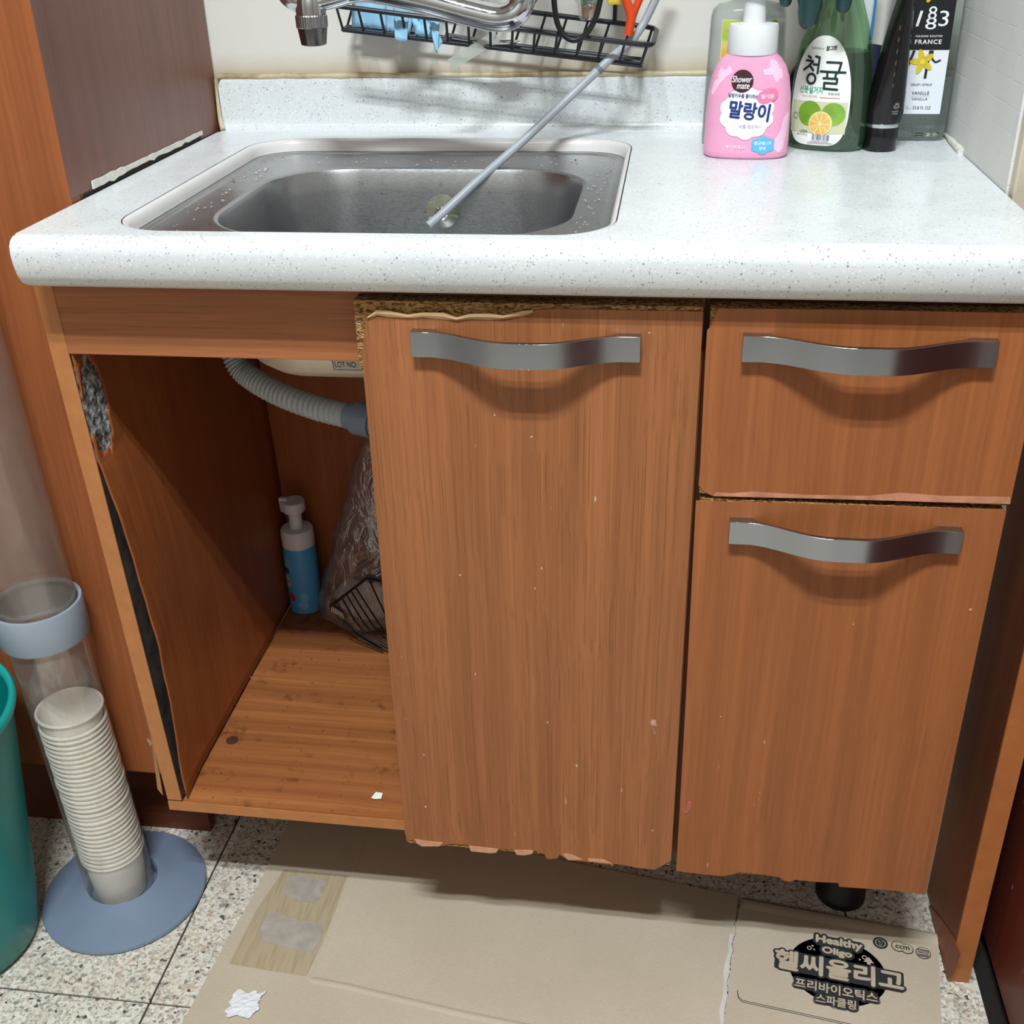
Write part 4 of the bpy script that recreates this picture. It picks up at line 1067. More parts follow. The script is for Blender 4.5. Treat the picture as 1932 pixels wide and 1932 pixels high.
bean = [(0.0185 + 0.0090 * math.cos(a) * (1 + 0.18 * math.cos(2 * a - 0.8)), 0.0625 + 0.0078 * math.sin(a) * (1 + 0.2 * math.cos(2 * a - 0.8))) for a in [2 * PI * k / 40 for k in range(40)]]
build('print', MB().fan(bean, bt.front(0.0013), 4), plain('rose_print', lin(236, 128, 170), 0.35), body)
mb = MB(); put_text(mb, '딸기향', 0.0185, 0.0620, 0.0125, bt.front(0.0016), h=0.0042, bold=0.03)
put_text(mb, '먹지 마세요!', -0.0105, 0.0125, 0.0195, bt.front(0.0007), h=0.0040, bold=0.02, rot=0.03)
build('lettering', mb, plain('white_ink_small', lin(250, 236, 244), 0.5), body)
build('print', MB().fan(cloud(0.0175, 0.0145, 0.0115, 0.0082, lobes=6, amp=0.2), bt.front(0.0008), 4), plain('sky_blue_print', lin(92, 186, 240), 0.4), body)
mb = MB(); put_text(mb, '항균테스트', 0.0175, 0.0165, 0.0175, bt.front(0.0011), h=0.0036, bold=0.03); put_text(mb, '완료', 0.0175, 0.0115, 0.0068, bt.front(0.0011), h=0.0034, bold=0.03)
build('lettering', mb, plain('white_ink_blue', lin(238, 248, 252), 0.5), body)
cx, cy = 0.0765, 0.3160
build('cap', MB().lathe([(0.0248, ZB + 0.1), (0.0252, ZB + 0.101), (0.0248, ZB + 0.125), (0.0238, ZB + 0.1275), (0.012, ZB + 0.1285)], (cx, cy, 0), 40), WHITE, t, smooth=40)
build('pump_stem', MB().lathe([(0.0112, ZB + 0.128), (0.0108, ZB + 0.150), (0.0128, ZB + 0.1505), (0.0128, ZB + 0.160), (0.009, ZB + 0.162)], (cx, cy, 0), 32), WHITE, t, smooth=40)
build('pump_head', MB().loft([[(cx + r * math.cos(a), cy - 0.006 + r * 1.25 * math.sin(a), z) for a in [2 * PI * j / 32 for j in range(32)]] for r, z in ((0.013, ZB + 0.162), (0.0165, ZB + 0.164), (0.0165, ZB + 0.176), (0.014, ZB + 0.179))], True, True), WHITE, t, smooth=40)

# clear pump bottle behind it
t = thing('clear_pump_bottle', 'clear pump bottle with lime and orange label behind the pink bottle', 'bottle', (0.074, 0.386, ZB))
bc = Bottle(0.0745, 0.386, ZB, [(0.0, 0.040, 0.024, 3.2), (0.004, 0.0425, 0.026, 3.2), (0.06, 0.0415, 0.026, 3.2), (0.128, 0.0395, 0.026, 3.2), (0.136, 0.0375, 0.024, 3.0), (0.141, 0.032, 0.021, 2.6), (0.144, 0.018, 0.016, 2.0), (0.148, 0.0125, 0.0125, 2.0), (0.153, 0.0125, 0.0125, 2.0)])
tt = NT('milky_clear_plastic')
MILK = tt.done(tt.pbr(base=lin(214, 220, 216), rough=0.12, trans=0.75, ior=1.2, spec=0.5))
body = build('body', bc.mesh(), MILK, t, smooth=50)
fr = bc.front(0.0005)
lab_ = build('label', grid(MB(), -0.028, 0.030, 0.040, 0.1275, 12, 12, fr), plain('bottle_label_white', lin(226, 228, 220), 0.5), body)
tt = NT('citrus_print')
cv_ = tt.voro(tt.coord(), 38)
cit = tt.ramp(tt.n('ShaderNodeSeparateXYZ', {0: tt.coord()}).outputs[2], [(0.0, lin(236, 190, 60)), (0.100, lin(226, 180, 48)), (0.104, lin(232, 226, 150)), (0.107, lin(168, 190, 60)), (0.13, lin(178, 200, 70))])
CIT = tt.done(tt.pbr(base=tt.mix(tt.ramp(cv_.outputs['Distance'], [(0.0, 0.25), (0.5, 0.0)]), cit, lin(240, 220, 130)), rough=0.5))
build('fruit_print', grid(MB(), -0.0275, -0.004, 0.062, 0.127, 8, 8, bc.front(0.0008)), CIT, lab_)
mb = MB()
build('fruit_print', mb.fan(ellipse(-0.0005, 0.0985, 0.0125, 0.0135), bc.front(0.0011), 4), plain('lime_rind_print', lin(190, 206, 110), 0.5), lab_)
build('fruit_print', MB().fan(ellipse(-0.0005, 0.0985, 0.0110, 0.0120), bc.front(0.0014), 4), plain('lime_flesh_print', lin(206, 214, 130), 0.5), lab_)
build('fruit_print', MB().fan(ellipse(0.026, 0.1215, 0.0040, 0.0055, 16), bc.front(0.0011), 2), plain('green_print', lin(150, 170, 50), 0.5), lab_)
build('fruit_print', MB().fan(ellipse(-0.0205, 0.1185, 0.0018, 0.0018, 14), bc.front(0.0014), 1), plain('pink_dot_print', lin(226, 150, 176), 0.5), lab_)
build('collar', MB().lathe([(0.014, ZB + 0.150), (0.014, ZB + 0.168), (0.012, ZB + 0.170)], (0.0745, 0.386, 0), 28), M_clear('frosted_clear', (0.92, 0.93, 0.92, 1), 0.3, lin(220, 222, 220), 0.2), t, smooth=40)
build('pump_head', MB().lathe([(0.006, ZB + 0.168), (0.006, ZB + 0.185), (0.015, ZB + 0.187), (0.015, ZB + 0.197), (0.012, ZB + 0.199)], (0.0745, 0.386, 0), 28), WHITE, t, smooth=40)
t['label'] = 'clear pump bottle with lime and orange label behind the pink bottle'

# green detergent bottle
gx, gy = 0.1645, 0.3615
t = thing('detergent_bottle', 'green transparent dish detergent bottle with oval citrus label', 'detergent bottle', (gx, gy, ZB))
bg = Bottle(gx, gy, ZB, [(0.0, 0.037, 0.026, 2.4), (0.003, 0.0405, 0.029, 2.4), (0.01, 0.0420, 0.030, 2.4), (0.05, 0.0415, 0.030, 2.4), (0.085, 0.0395, 0.029, 2.3), (0.105, 0.0360, 0.027, 2.2), (0.125, 0.0300, 0.0245, 2.1), (0.145, 0.0225, 0.021, 2.0), (0.165, 0.016, 0.016, 2.0), (0.178, 0.0145, 0.0145, 2.0)], -0.42)
GREEN = M_clear('green_clear_plastic', (0.60, 0.79, 0.59, 1), 0.10, lin(120, 160, 120), 0.16, 0.04)
body = build('body', bg.mesh(), GREEN, t, smooth=50)
build('detergent', bg.mesh(0.004, 0.097, -0.0022), M_clear('green_detergent', (0.34, 0.52, 0.42, 1), 0.12, lin(50, 88, 74), 0.06, 0.05), body, smooth=50)
def oval(cu, cv, a, btop, bbot, n=64):
    out = []
    for k in range(n):
        an = 2 * PI * k / n; c, s = math.cos(an), math.sin(an)
        if s >= 0: out.append((cu + a * math.copysign(abs(c) ** 0.9, c), cv + btop * s))
        else: out.append((cu + a * math.copysign(abs(c) ** 0.42, c), cv + bbot * math.copysign(abs(s) ** 0.75, s)))
    return out
LC = -0.003
lab_ = build('label', MB().fan(oval(LC, 0.048, 0.0315, 0.0655, 0.0420), bg.front(0.0005), 10), plain('label_cream', lin(236, 242, 234), 0.45, var=0.01), body)
g2 = bg.front(0.0008)
# photographic band of the label
tt = NT('label_green_fade')
sx_ = tt.n('ShaderNodeSeparateXYZ', {0: tt.coord()}).outputs
GB = tt.done(tt.pbr(base=tt.mix(tt.ramp(tt.noise(tt.coord(), 40, 2), [(0.3, 0.0), (0.7, 1.0)]), lin(198, 212, 176), lin(214, 208, 176)), rough=0.45))
band = [(LC - 0.0312, 0.0455), (LC + 0.0312, 0.0455), (LC + 0.0310, 0.035), (LC + 0.0295, 0.026), (LC + 0.0260, 0.0165), (LC - 0.0275, 0.0165), (LC - 0.0305, 0.028)]
build('photo_band', grid(MB(), LC - 0.0298, LC + 0.0298, 0.0185, 0.0500, 12, 5, g2), GB, lab_)
LIME = plain('lime_print', lin(112, 158, 44), 0.4, var=0.2, vscale=60)
build('fruit_print', MB().fan(ellipse(LC - 0.0085, 0.0380, 0.0125, 0.0125), bg.front(0.0011), 5), LIME, lab_)
build('fruit_print', MB().fan(ellipse(LC + 0.0165, 0.0380, 0.0122, 0.0115), bg.front(0.0011), 5), plain('lime_print_pale', lin(132, 176, 66), 0.4, var=0.2, vscale=60), lab_)
build('fruit_print', MB().fan(ellipse(LC + 0.0042, 0.0285, 0.0125, 0.0122), bg.front(0.0014), 5), plain('rind_print', lin(240, 226, 160), 0.4), lab_)
tt = NT('orange_slice_print')
OR = tt.done(tt.pbr(base=tt.mix(tt.ramp(tt.noise(tt.coord(), 260, 2), [(0.4, 0.0), (0.65, 0.5)]), lin(232, 184, 86), lin(244, 214, 138)), rough=0.4))
for k in range(9):
    a0 = 2 * PI * k / 9 + 0.07; a1 = 2 * PI * (k + 1) / 9 - 0.07
    cuu, cvv, R_ = LC + 0.0042, 0.0285, 0.0108
    out = [(cuu + R_ * 0.14 * math.cos((a0 + a1) / 2), cvv + R_ * 0.14 * math.sin((a0 + a1) / 2))] + [(cuu + R_ * math.cos(a0 + (a1 - a0) * i / 6), cvv + R_ * math.sin(a0 + (a1 - a0) * i / 6)) for i in range(7)]
    build('fruit_print', MB().fan(out, bg.front(0.0017), 2), OR, lab_)
build('barcode', grid(MB(), LC - 0.0075, LC + 0.0185, 0.0095, 0.0175, 6, 2, bg.front(0.0019)), plain('barcode_white', lin(240, 240, 242), 0.5), lab_)
mb = MB(); rn = random.Random(3); u = LC - 0.0035
while u < LC + 0.0155:
    w = rn.choice((0.0003, 0.0005, 0.0008)); grid(mb, u, u + w, 0.0118, 0.0175, 1, 2, bg.front(0.0022)); u += w + rn.choice((0.0004, 0.0006, 0.001))
put_text(mb, '8 806325 602487', LC + 0.0058, 0.0106, 0.019, bg.front(0.0022), h=0.0013)
build('lettering', mb, plain('barcode_ink', lin(60, 58, 96), 0.5), lab_)
DG = plain('dark_green_ink', lin(18, 44, 46), 0.5)
mb = MB()
def brush(mb, pts, w, f0, k0=0):
    for i in range(len(pts) - 1):
        (a, b), (c, d_) = pts[i], pts[i + 1]
        n_ = max(1, int(math.hypot(c - a, d_ - b) / 0.003))
        l = math.hypot(c - a, d_ - b); nx_, ny_ = -(d_ - b) / l * w, (c - a) / l * w
        f = f0(0.0009 + 2e-5 * (k0 + i))
        for q in range(n_):
            a1, b1 = a + (c - a) * q / n_, b + (d_ - b) * q / n_
            c1_, d1 = a + (c - a) * (q + 1) / n_, b + (d_ - b) * (q + 1) / n_
            mb.add([f(a1 - nx_, b1 - ny_), f(c1_ - nx_, d1 - ny_), f(c1_ + nx_, d1 + ny_), f(a1 + nx_, b1 + ny_)], [(0, 1, 2, 3)])
    for i, (a, b) in enumerate(pts):
        mb.fan(ellipse(a, b, w, w, 12), f0(0.0011 + 2e-5 * (k0 + i)), 1)
def px_lab(pts, ox=LC, oz=0.0):      # label drawing grid: 1 unit = 0.1 mm, origin label centre line / bottle foot
    return [(ox + a * 1e-4, oz + b * 1e-4) for a, b in pts]
W1 = 0.00115
strokes = [[(-165, 925), (-135, 905)], [(-180, 872), (-105, 866), (-150, 800), (-200, 752)], [(-140, 812), (-92, 752)], [(-80, 928), (-38, 918), (-42, 720)], [(-95, 828), (-45, 826)],
           [(-105 + 46 * math.cos(t_), 645 + 62 * math.sin(t_)) for t_ in [2 * PI * j / 18 for j in range(19)]],
           [(48, 892), (190, 888), (172, 760)], [(-10, 770), (238, 764)], [(60, 766), (64, 690)], [(150, 764), (146, 690)], [(28, 684), (168, 680), (166, 618), (40, 622), (44, 548), (178, 540)]]
for k_, st_ in enumerate(strokes):
    st_ = [(a_, 672 + (b_ - 583) * 0.76 if k_ < 6 else 625 + (b_ - 540) * 0.74) for a_, b_ in st_]
    brush(mb, px_lab(st_), W1, bg.front, k_ % 4)
put_text(mb, '참그린', LC + 0.0075, 0.1020, 0.0110, bg.front(0.0009), h=0.0042, bold=0.05, shear=0.2, rot=0.1)
build('lettering', mb, DG, lab_)
mb = MB()
put_text(mb, 'BLENDING by', LC - 0.0070, 0.1010, 0.0135, bg.front(0.0009), h=0.0022)
put_text(mb, '주방세제', LC + 0.0150, 0.0580, 0.0115, bg.front(0.0009), h=0.0030)
put_text(mb, 'LION', LC - 0.0130, 0.0195, 0.0078, bg.front(0.0011), h=0.0026, bold=0.03)
put_text(mb, '480mL(500 g)', LC - 0.0150, 0.0162, 0.0120, bg.front(0.0011), h=0.0018)
annu = [(LC - 0.0245 + r * math.cos(2 * PI * k / 20), 0.0345 + r * 1.2 * math.sin(2 * PI * k / 20)) for r in (0.0022, 0.0027) for k in range(20)]
mb.add([bg.front(0.0011)(*p) for p in annu], [(k, (k + 1) % 20, 20 + (k + 1) % 20, 20 + k) for k in range(20)])
build('lettering', mb, plain('grey_ink', lin(84, 92, 88), 0.5), lab_)
mb = MB(); put_text(mb, '산뜻설거지', LC - 0.0095, 0.0612, 0.0255, bg.front(0.0009), h=0.0068, bold=0.02)
build('lettering', mb, plain('teal_ink', lin(52, 164, 138), 0.5), lab_)
mb = MB(); put_text(mb, '제주산 청귤 껍질', LC - 0.0105, 0.0548, 0.0165, bg.front(0.0009), h=0.0024)
grid(mb, LC + 0.001, LC + 0.0215, 0.0538, 0.0544, 4, 1, bg.front(0.0009)); 
build('lettering', mb, plain('coral_ink', lin(206, 128, 112), 0.5), lab_)
build('neck_cap', MB().lathe([(0.0165, ZB + 0.176), (0.0165, ZB + 0.2), (0.012, ZB + 0.204)], (gx, gy, 0), 28), plain('dark_green_cap', lin(30, 92, 62), 0.4), t, smooth=40)

# navy mug behind it with a white tube standing in it
mx, my = 0.1900, 0.4235
t = thing('navy_mug', 'navy blue mug behind the green detergent bottle', 'mug', (mx, my, ZB))
NVY = plain('navy_glaze', lin(30, 34, 66), 0.25)
build('body', MB().lathe([(0.0, ZB), (0.030, ZB), (0.0335, ZB + 0.003), (0.0355, ZB + 0.092), (0.0345, ZB + 0.0935), (0.0332, ZB + 0.092), (0.031, ZB + 0.008), (0.0, ZB + 0.006)], (mx, my, 0), 40, False, False), NVY, t, smooth=40)
build('handle', MB().sweep([(mx - 0.033, my - 0.008, ZB + 0.075), (mx - 0.050, my - 0.012, ZB + 0.080), (mx - 0.062, my - 0.015, ZB + 0.062), (mx - 0.058, my - 0.014, ZB + 0.036), (mx - 0.033, my - 0.008, ZB + 0.026)], 0.0052, 12, sub=6), NVY, t, smooth=60)
t = thing('toothpaste_tube', 'white plastic tube with blue edge standing in the navy mug', 'tube', (mx + 0.005, my + 0.006, ZB + 0.007))
L = []
for i in range(8):
    f = i / 7
    L.append([(mx + 0.004 + (0.010 + 0.006 * f) * math.cos(a), my + 0.004 + (0.010 - 0.0085 * f) * math.sin(a), ZB + 0.0075 + 0.175 * f) for a in [2 * PI * j / 24 for j in range(24)]])
tb = build('tube', MB().loft(L, True, True), WHITE, t, smooth=40)
build('edge', MB().box(mx + 0.0175, mx + 0.0205, my + 0.0025, my + 0.0055, ZB + 0.10, ZB + 0.18, 0.0008), plain('blue_edge', lin(58, 130, 190), 0.4), tb)

# black cosmetic tube
kx, ky = 0.2185, 0.3475
t = thing('black_tube', 'glossy black squeeze tube with silver ring standing on its cap', 'tube', (kx, ky, ZB))
BG = plain('glossy_black', lin(14, 13, 16), 0.16)
build('cap', MB().loft([[(kx + r * 1.0 * math.cos(a), ky + r * math.sin(a), ZB + z) for a in [2 * PI * j / 32 for j in range(32)]] for r, z in ((0.0165, 0.0), (0.0172, 0.0012), (0.0172, 0.023), (0.0166, 0.024))], True, True), BG, t, smooth=40)
build('ring', MB().lathe([(0.0172, ZB + 0.0238), (0.0176, ZB + 0.0245), (0.0174, ZB + 0.0275), (0.0168, ZB + 0.028)], (kx, ky, 0), 32), CHROME, t, smooth=40)
L = []
for i in range(14):
    f = i / 13
    z = 0.0278 + 0.150 * f
    L.append([(kx + 0.0085 * f + (0.0172 * (1 - f) ** 0.75 + 0.0035) * math.cos(a) * (1 if f > 0 else 0.86), ky + (0.0172 + 0.008 * f) * math.sin(a) * (1 if f > 0 else 0.98), ZB + z) for a in [2 * PI * j / 32 for j in range(32)]])
tb = build('tube', MB().loft(L, True, True), BG, t, smooth=50)
def tube3(e):
    def f(u, v):
        g = (v - 0.0278) / 0.150
        hx = 0.0172 * (1 - g) ** 0.75 + 0.0035; hy = 0.0172 + 0.008 * g
        q = max(-0.98, min(0.98, u / hx))
        return (kx + 0.0085 * g + u, ky - hy * math.sqrt(1 - q * q) - e, ZB + v)
    return f
mb = MB()
for k in range(6):
    mb.fan(ellipse(0.0006 - 0.0008 * k, 0.066 + k * 0.011, 0.0006, 0.0026, 12), tube3(0.0004), 1)
build('gold_print', mb, plain('gold_print', lin(96, 70, 36), 0.4), tb)
mb = MB(); put_text(mb, '♻', 0.0085, 0.0460, 0.0065, tube3(0.0004)); put_text(mb, 'PLASTIC', 0.0082, 0.0405, 0.0068, tube3(0.0004), h=0.0014); put_text(mb, 'OTHER', 0.0082, 0.0382, 0.0055, tube3(0.0004), h=0.0014)
build('lettering', mb, plain('pale_ink', lin(190, 190, 190), 0.5), tb)

# syrup bottle
sx_c, sy_c = 0.2605, 0.4270
t = thing('syrup_bottle', 'square clear glass syrup bottle with black and white label in the corner', 'bottle', (sx_c, sy_c, ZB))
bs = Bottle(sx_c, sy_c, ZB, [(0.0, 0.032, 0.031, 6), (0.003, 0.0355, 0.0345, 6), (0.01, 0.0360, 0.035, 7), (0.19, 0.0360, 0.035, 7), (0.215, 0.030, 0.029, 4), (0.235, 0.015, 0.015, 2), (0.29, 0.0135, 0.0135, 2)], -0.05)
body = build('body', bs.mesh(), M_glass('clear_glass', lin(222, 230, 226), 0.02, 1.34), t, smooth=50)
lab_ = build('label', grid(MB(), -0.0190, 0.0262, 0.0285, 0.175, 6, 10, bs.front(0.0004)), plain('syrup_label_white', lin(232, 236, 242), 0.45, var=0.01), body)
build('label_block', grid(MB(), -0.0190, 0.0262, 0.0930, 0.1455, 6, 6, bs.front(0.0007)), plain('label_black', lin(18, 18, 24), 0.4), lab_)
mb = MB(); b9 = bs.front(0.0010)
put_text(mb, '1', -0.0085, 0.1235, 0.0058, b9, h=0.0150, shear=0.15)
put_text(mb, '3', 0.0160, 0.1235, 0.0095, b9, h=0.0150, bold=-0.01)
put_text(mb, '8', 0.0040, 0.1290, 0.0085, b9, h=0.0125, bold=-0.01)
put_text(mb, '8', 0.0038, 0.1188, 0.0110, b9, h=0.0115, bold=-0.01)
put_text(mb, 'MAISON ROUTIN', 0.0036, 0.1065, 0.0265, b9, h=0.0019, bold=0.02, spacing=1.2)
put_text(mb, 'FRANCE', 0.0036, 0.1010, 0.0265, b9, h=0.0042, bold=0.03, spacing=1.2)
build('lettering', mb, plain('white_ink_syrup', lin(238, 240, 244), 0.5), lab_)
FL = plain('yellow_flower_print', lin(226, 196, 40), 0.5, var=0.15, vscale=150)
POD = plain('dark_pod_print', lin(38, 24, 26), 0.5)
def streak(mb, pts, w, f):
    for i in range(len(pts) - 1):
        (a, b), (c, d_) = pts[i], pts[i + 1]
        l = math.hypot(c - a, d_ - b); nx_, ny_ = -(d_ - b) / l * w, (c - a) / l * w
        mb.add([f(a - nx_, b - ny_), f(c - nx_, d_ - ny_), f(c + nx_, d_ + ny_), f(a + nx_, b + ny_)], [(0, 1, 2, 3)])
mb = MB()
streak(mb, [(-0.017, 0.0705), (-0.013, 0.0790), (-0.009, 0.0925)], 0.0014, bs.front(0.0007))
streak(mb, [(0.0075, 0.0925), (0.0060, 0.0790), (0.0055, 0.0645)], 0.0014, bs.front(0.0007))
streak(mb, [(0.0095, 0.0925), (0.0100, 0.0840), (0.0140, 0.0805), (0.0190, 0.0830)], 0.0010, bs.front(0.0007))
build('print', mb, POD, lab_)
for cz, sc_ in ((0.0815, 1.0), (0.1485, 0.8)):
    mb = MB()
    for k in range(5):
        a = PI / 2 + 2 * PI * k / 5 + 0.3
        ca, sa = math.cos(a), math.sin(a)
        mb.fan([(0.0005 + sc_ * (0.0062 * ca + 0.0066 * math.cos(b_) * ca - 0.0030 * math.sin(b_) * sa), cz + sc_ * (0.0062 * sa + 0.0066 * math.cos(b_) * sa + 0.0030 * math.sin(b_) * ca)) for b_ in [2 * PI * j / 16 for j in range(16)]], bs.front(0.0010 + 0.00006 * k), 2)
    build('print', mb, FL, lab_)
mb = MB(); mb.fan(ellipse(0.0005, 0.0815, 0.0028, 0.0028, 16), bs.front(0.0016), 1)
build('print', mb, plain('deep_yellow_print', lin(240, 214, 70), 0.5), lab_)
mb = MB()
put_text(mb, 'SIROP / SYRUP', 0.0030, 0.0585, 0.0215, b9, h=0.0021, bold=0.01)
put_text(mb, 'VANILLE', 0.0030, 0.0500, 0.0180, b9, h=0.0031, bold=0.01)
put_text(mb, 'VANILLA', 0.0030, 0.0440, 0.0165, b9, h=0.0027, bold=-0.01)
put_text(mb, '1L - 33.8 FL OZ', 0.0030, 0.0350, 0.0255, b9, h=0.0032, bold=0.0)
grid(mb, -0.006, 0.012, 0.0469, 0.0471, 2, 1, b9)
build('lettering', mb, plain('slate_ink', lin(72, 78, 92), 0.5), lab_)

# ------------------------------------------------------------------ rubber glove hanging above
t = thing('rubber_glove', 'dark green rubber glove fingers hanging in front of the detergent bottle', 'glove', (0.125, 0.30, 0.965))
GV = plain('dark_green_rubber', lin(28, 62, 62), 0.42, var=0.08)
yg = 0.296
def finger(px, py, top, r, y=yg, tilt=0.0):
    tip = onY(px, py, y)
    return tip + Vector((0, 0, r * 0.9)), top, r
mb = MB()
palm_c = Vector((0.116, yg, 1.075))
loops_done = []
for (px, py, r, tx_, y) in ((1481, 16, 0.0080, 0.098, yg + 0.012), (1523, 58, 0.0128, 0.118, yg), (1589, 27, 0.0100, 0.146, yg + 0.004)):
    tip = onY(px, py, y)
    pts = [tip + Vector((0, 0, 0.0015)), tip + Vector((0, 0, r * 0.5)), tip + Vector((0, 0, r * 1.3)), tip + Vector((0.0, 0, 0.03)), Vector((tx_, y, 1.045)), Vector((tx_ + 0.001, y, 1.07))]
    rs = [0.35, 0.78, 0.97, 1.12, 1.25, 1.2]
    path = smooth_path(pts, 5)
    nP = len(path) - 1
    mb.sweep(path, lambda f, rs=rs, r=r: r * (rs[min(4, int(f * 5))] + (rs[min(5, int(f * 5) + 1)] - rs[min(4, int(f * 5))]) * (f * 5 - int(f * 5))), 16, flat=0.85)
build('fingers', mb, GV, t, smooth=60)
L = []
for z, w, dp in ((1.045, 0.034, 0.011), (1.07, 0.040, 0.014), (1.10, 0.040, 0.015), (1.14, 0.036, 0.014), (1.20, 0.042, 0.017), (1.26, 0.046, 0.019)):
    L.append([(0.121 + w * math.cos(a), yg + dp * math.sin(a), z) for a in [2 * PI * j / 28 for j in range(28)]])
build('palm', MB().loft(L, True, False), GV, t, smooth=60)
t = thing('hook_rail', 'steel hook on the wall above the bottles that holds the glove', 'hook', (0.121, 0.47, 1.26))
build('arm', MB().sweep([(0.121, 0.474, 1.30), (0.121, 0.40, 1.30), (0.121, 0.31, 1.295), (0.121, 0.29, 1.285), (0.121, 0.282, 1.245)], 0.003, 10, sub=4), CHROME, t, smooth=60)
build('plate', MB().box(0.105, 0.137, 0.470, 0.4749, 1.28, 1.32, 0.002), CHROME, t)

# ------------------------------------------------------------------ faucet
t = thing('faucet', 'chrome swivel-spout kitchen faucet over the sink', 'faucet', (-0.15, 0.46, 1.12))
YF = 0.262
P_ = lambda a, b, y=YF: onY(a, b, y)
sp_pts = [Vector((-0.155, 0.43, 1.13)), Vector((-0.153, 0.36, 1.095)), P_(1004, -48, 0.30), P_(988, -6, 0.27), P_(972, 24), P_(940, 34), P_(890, 24), P_(820, 5), P_(760, -9), P_(705, -19), P_(668, -14), P_(636, -4), P_(604, 4)]
build('spout', MB().sweep(sp_pts, lambda f: 0.0132 if f < 0.74 else 0.0132 - 0.0042 * min(1, (f - 0.74) / 0.12), 18, sub=7), CHROME, t, smooth=70)
hx = P_(588, 40)
hd = build('spray_head', MB().lathe([(0.0, 0.036), (0.010, 0.035), (0.0145, 0.028), (0.0152, 0.018), (0.0150, 0.010)], (hx.x, hx.y, hx.z - 0.004), 28, False, False), CHROME, t, smooth=60)
build('elbow', MB().sweep([P_(610, 2), P_(590, 4), P_(566, 2), P_(545, -10), P_(532, -34)], lambda f: 0.0098 + 0.0018 * math.sin(f * PI), 14, sub=5), CHROME, t, smooth=70)
nk = 40
L = []
for z, r in ((0.006, 0.0152), (0.005, 0.0158), (-0.005, 0.0156), (-0.006, 0.0152)):
    L.append([(hx.x + (r + 0.0003 * (j % 2)) * math.cos(2 * PI * j / (2 * nk)), hx.y + (r + 0.0003 * (j % 2)) * math.sin(2 * PI * j / (2 * nk)), hx.z + z) for j in range(2 * nk)])
build('knurled_ring', MB().loft(L, True, True), M_steel('dull_chrome', lin(176, 178, 178), 0.3), hd)
build('nozzle', MB().lathe([(0.0150, -0.006), (0.0145, -0.010), (0.0128, -0.0215), (0.011, -0.0225), (0.010, -0.018), (0.0, -0.018)], hx, 28, True, False), M_steel('stained_chrome', lin(120, 116, 118), 0.2), hd, smooth=40)
build('wall_mount', MB().lathe([(0.03, 0.0), (0.03, 0.006), (0.018, 0.012), (0.018, 0.05)], (-0.155, 0.474, 1.13), 28, True, True, Matrix.Rotation(PI / 2, 3, 'X')), CHROME, t, smooth=40)

# ------------------------------------------------------------------ wire basket on the wall
t = thing('wire_basket', 'black wire basket rack on the wall above the upstand, sagging to the right', 'wire rack', (-0.2, 0.42, 0.94))
FL_, FR_ = onY(634, 11, 0.372), onY(1231, 87, 0.372)
BR_ = onY(1240, 53, 0.455)
BL_ = FL_ + (BR_ - FR_)
bFL, bFR = onY(647, 56, 0.392), onY(1209, 124, 0.392)
bBL, bBR = onY(655, 50, 0.452) + Vector((0, 0, 0.0)), onY(1212, 112, 0.452)
wr = lambda pts, r, nm='wire', sub=0: build(nm, MB().sweep(pts, r, 8, sub=sub), BLACKWIRE, t, smooth=70)
# top rim as one loop with a rounded right end
c_ = 0.012
dx_ = (FR_ - FL_).normalized(); dy_ = (BR_ - FR_).normalized()
wr([BL_, BR_ - dx_ * c_, BR_ - dx_ * c_ * 0.3 - dy_ * c_ * 0.3, BR_ - dy_ * c_, FR_ + dy_ * c_, FR_ - dx_ * c_ * 0.3 + dy_ * c_ * 0.3, FR_ - dx_ * c_, FL_], 0.0028, 'rim')
wr([FL_, BL_], 0.0028, 'rim')
wr([bFL, bFR], 0.0024, 'base_wire'); wr([bBL, bBR], 0.0022, 'base_wire'); wr([bFL.lerp(bBL, 0.5), bFR.lerp(bBR, 0.5)], 0.002, 'base_wire')
wr([bFR, bBR], 0.0022, 'base_wire'); wr([bFL, bBL], 0.0022, 'base_wire')
nw = 14
for i in range(nw + 1):
    f = i / nw
    a, b = FL_.lerp(FR_, 0.0 + f * 0.985), bFL.lerp(bFR, f)
    c2_, d2 = bBL.lerp(bBR, f), BL_.lerp(BR_, f * 0.985)
    wr([a, a.lerp(b, 0.85), b, c2_, c2_.lerp(d2, 0.15), d2], 0.0015)
for f in (0.12, 0.86):     # hangers up to the wall
    p = BL_.lerp(BR_, f)
    wr([p, p + Vector((0, 0.012, 0.03)), Vector((p.x, 0.4725, p.z + 0.09))], 0.0026, 'hanger')
    build('hanger_pad', MB().lathe([(0.012, 0), (0.012, 0.003), (0.006, 0.004)], (p.x, 0.4748, p.z + 0.09), 20, True, True, Matrix.Rotation(PI / 2, 3, 'X')), BLACKWIRE, t, smooth=40)

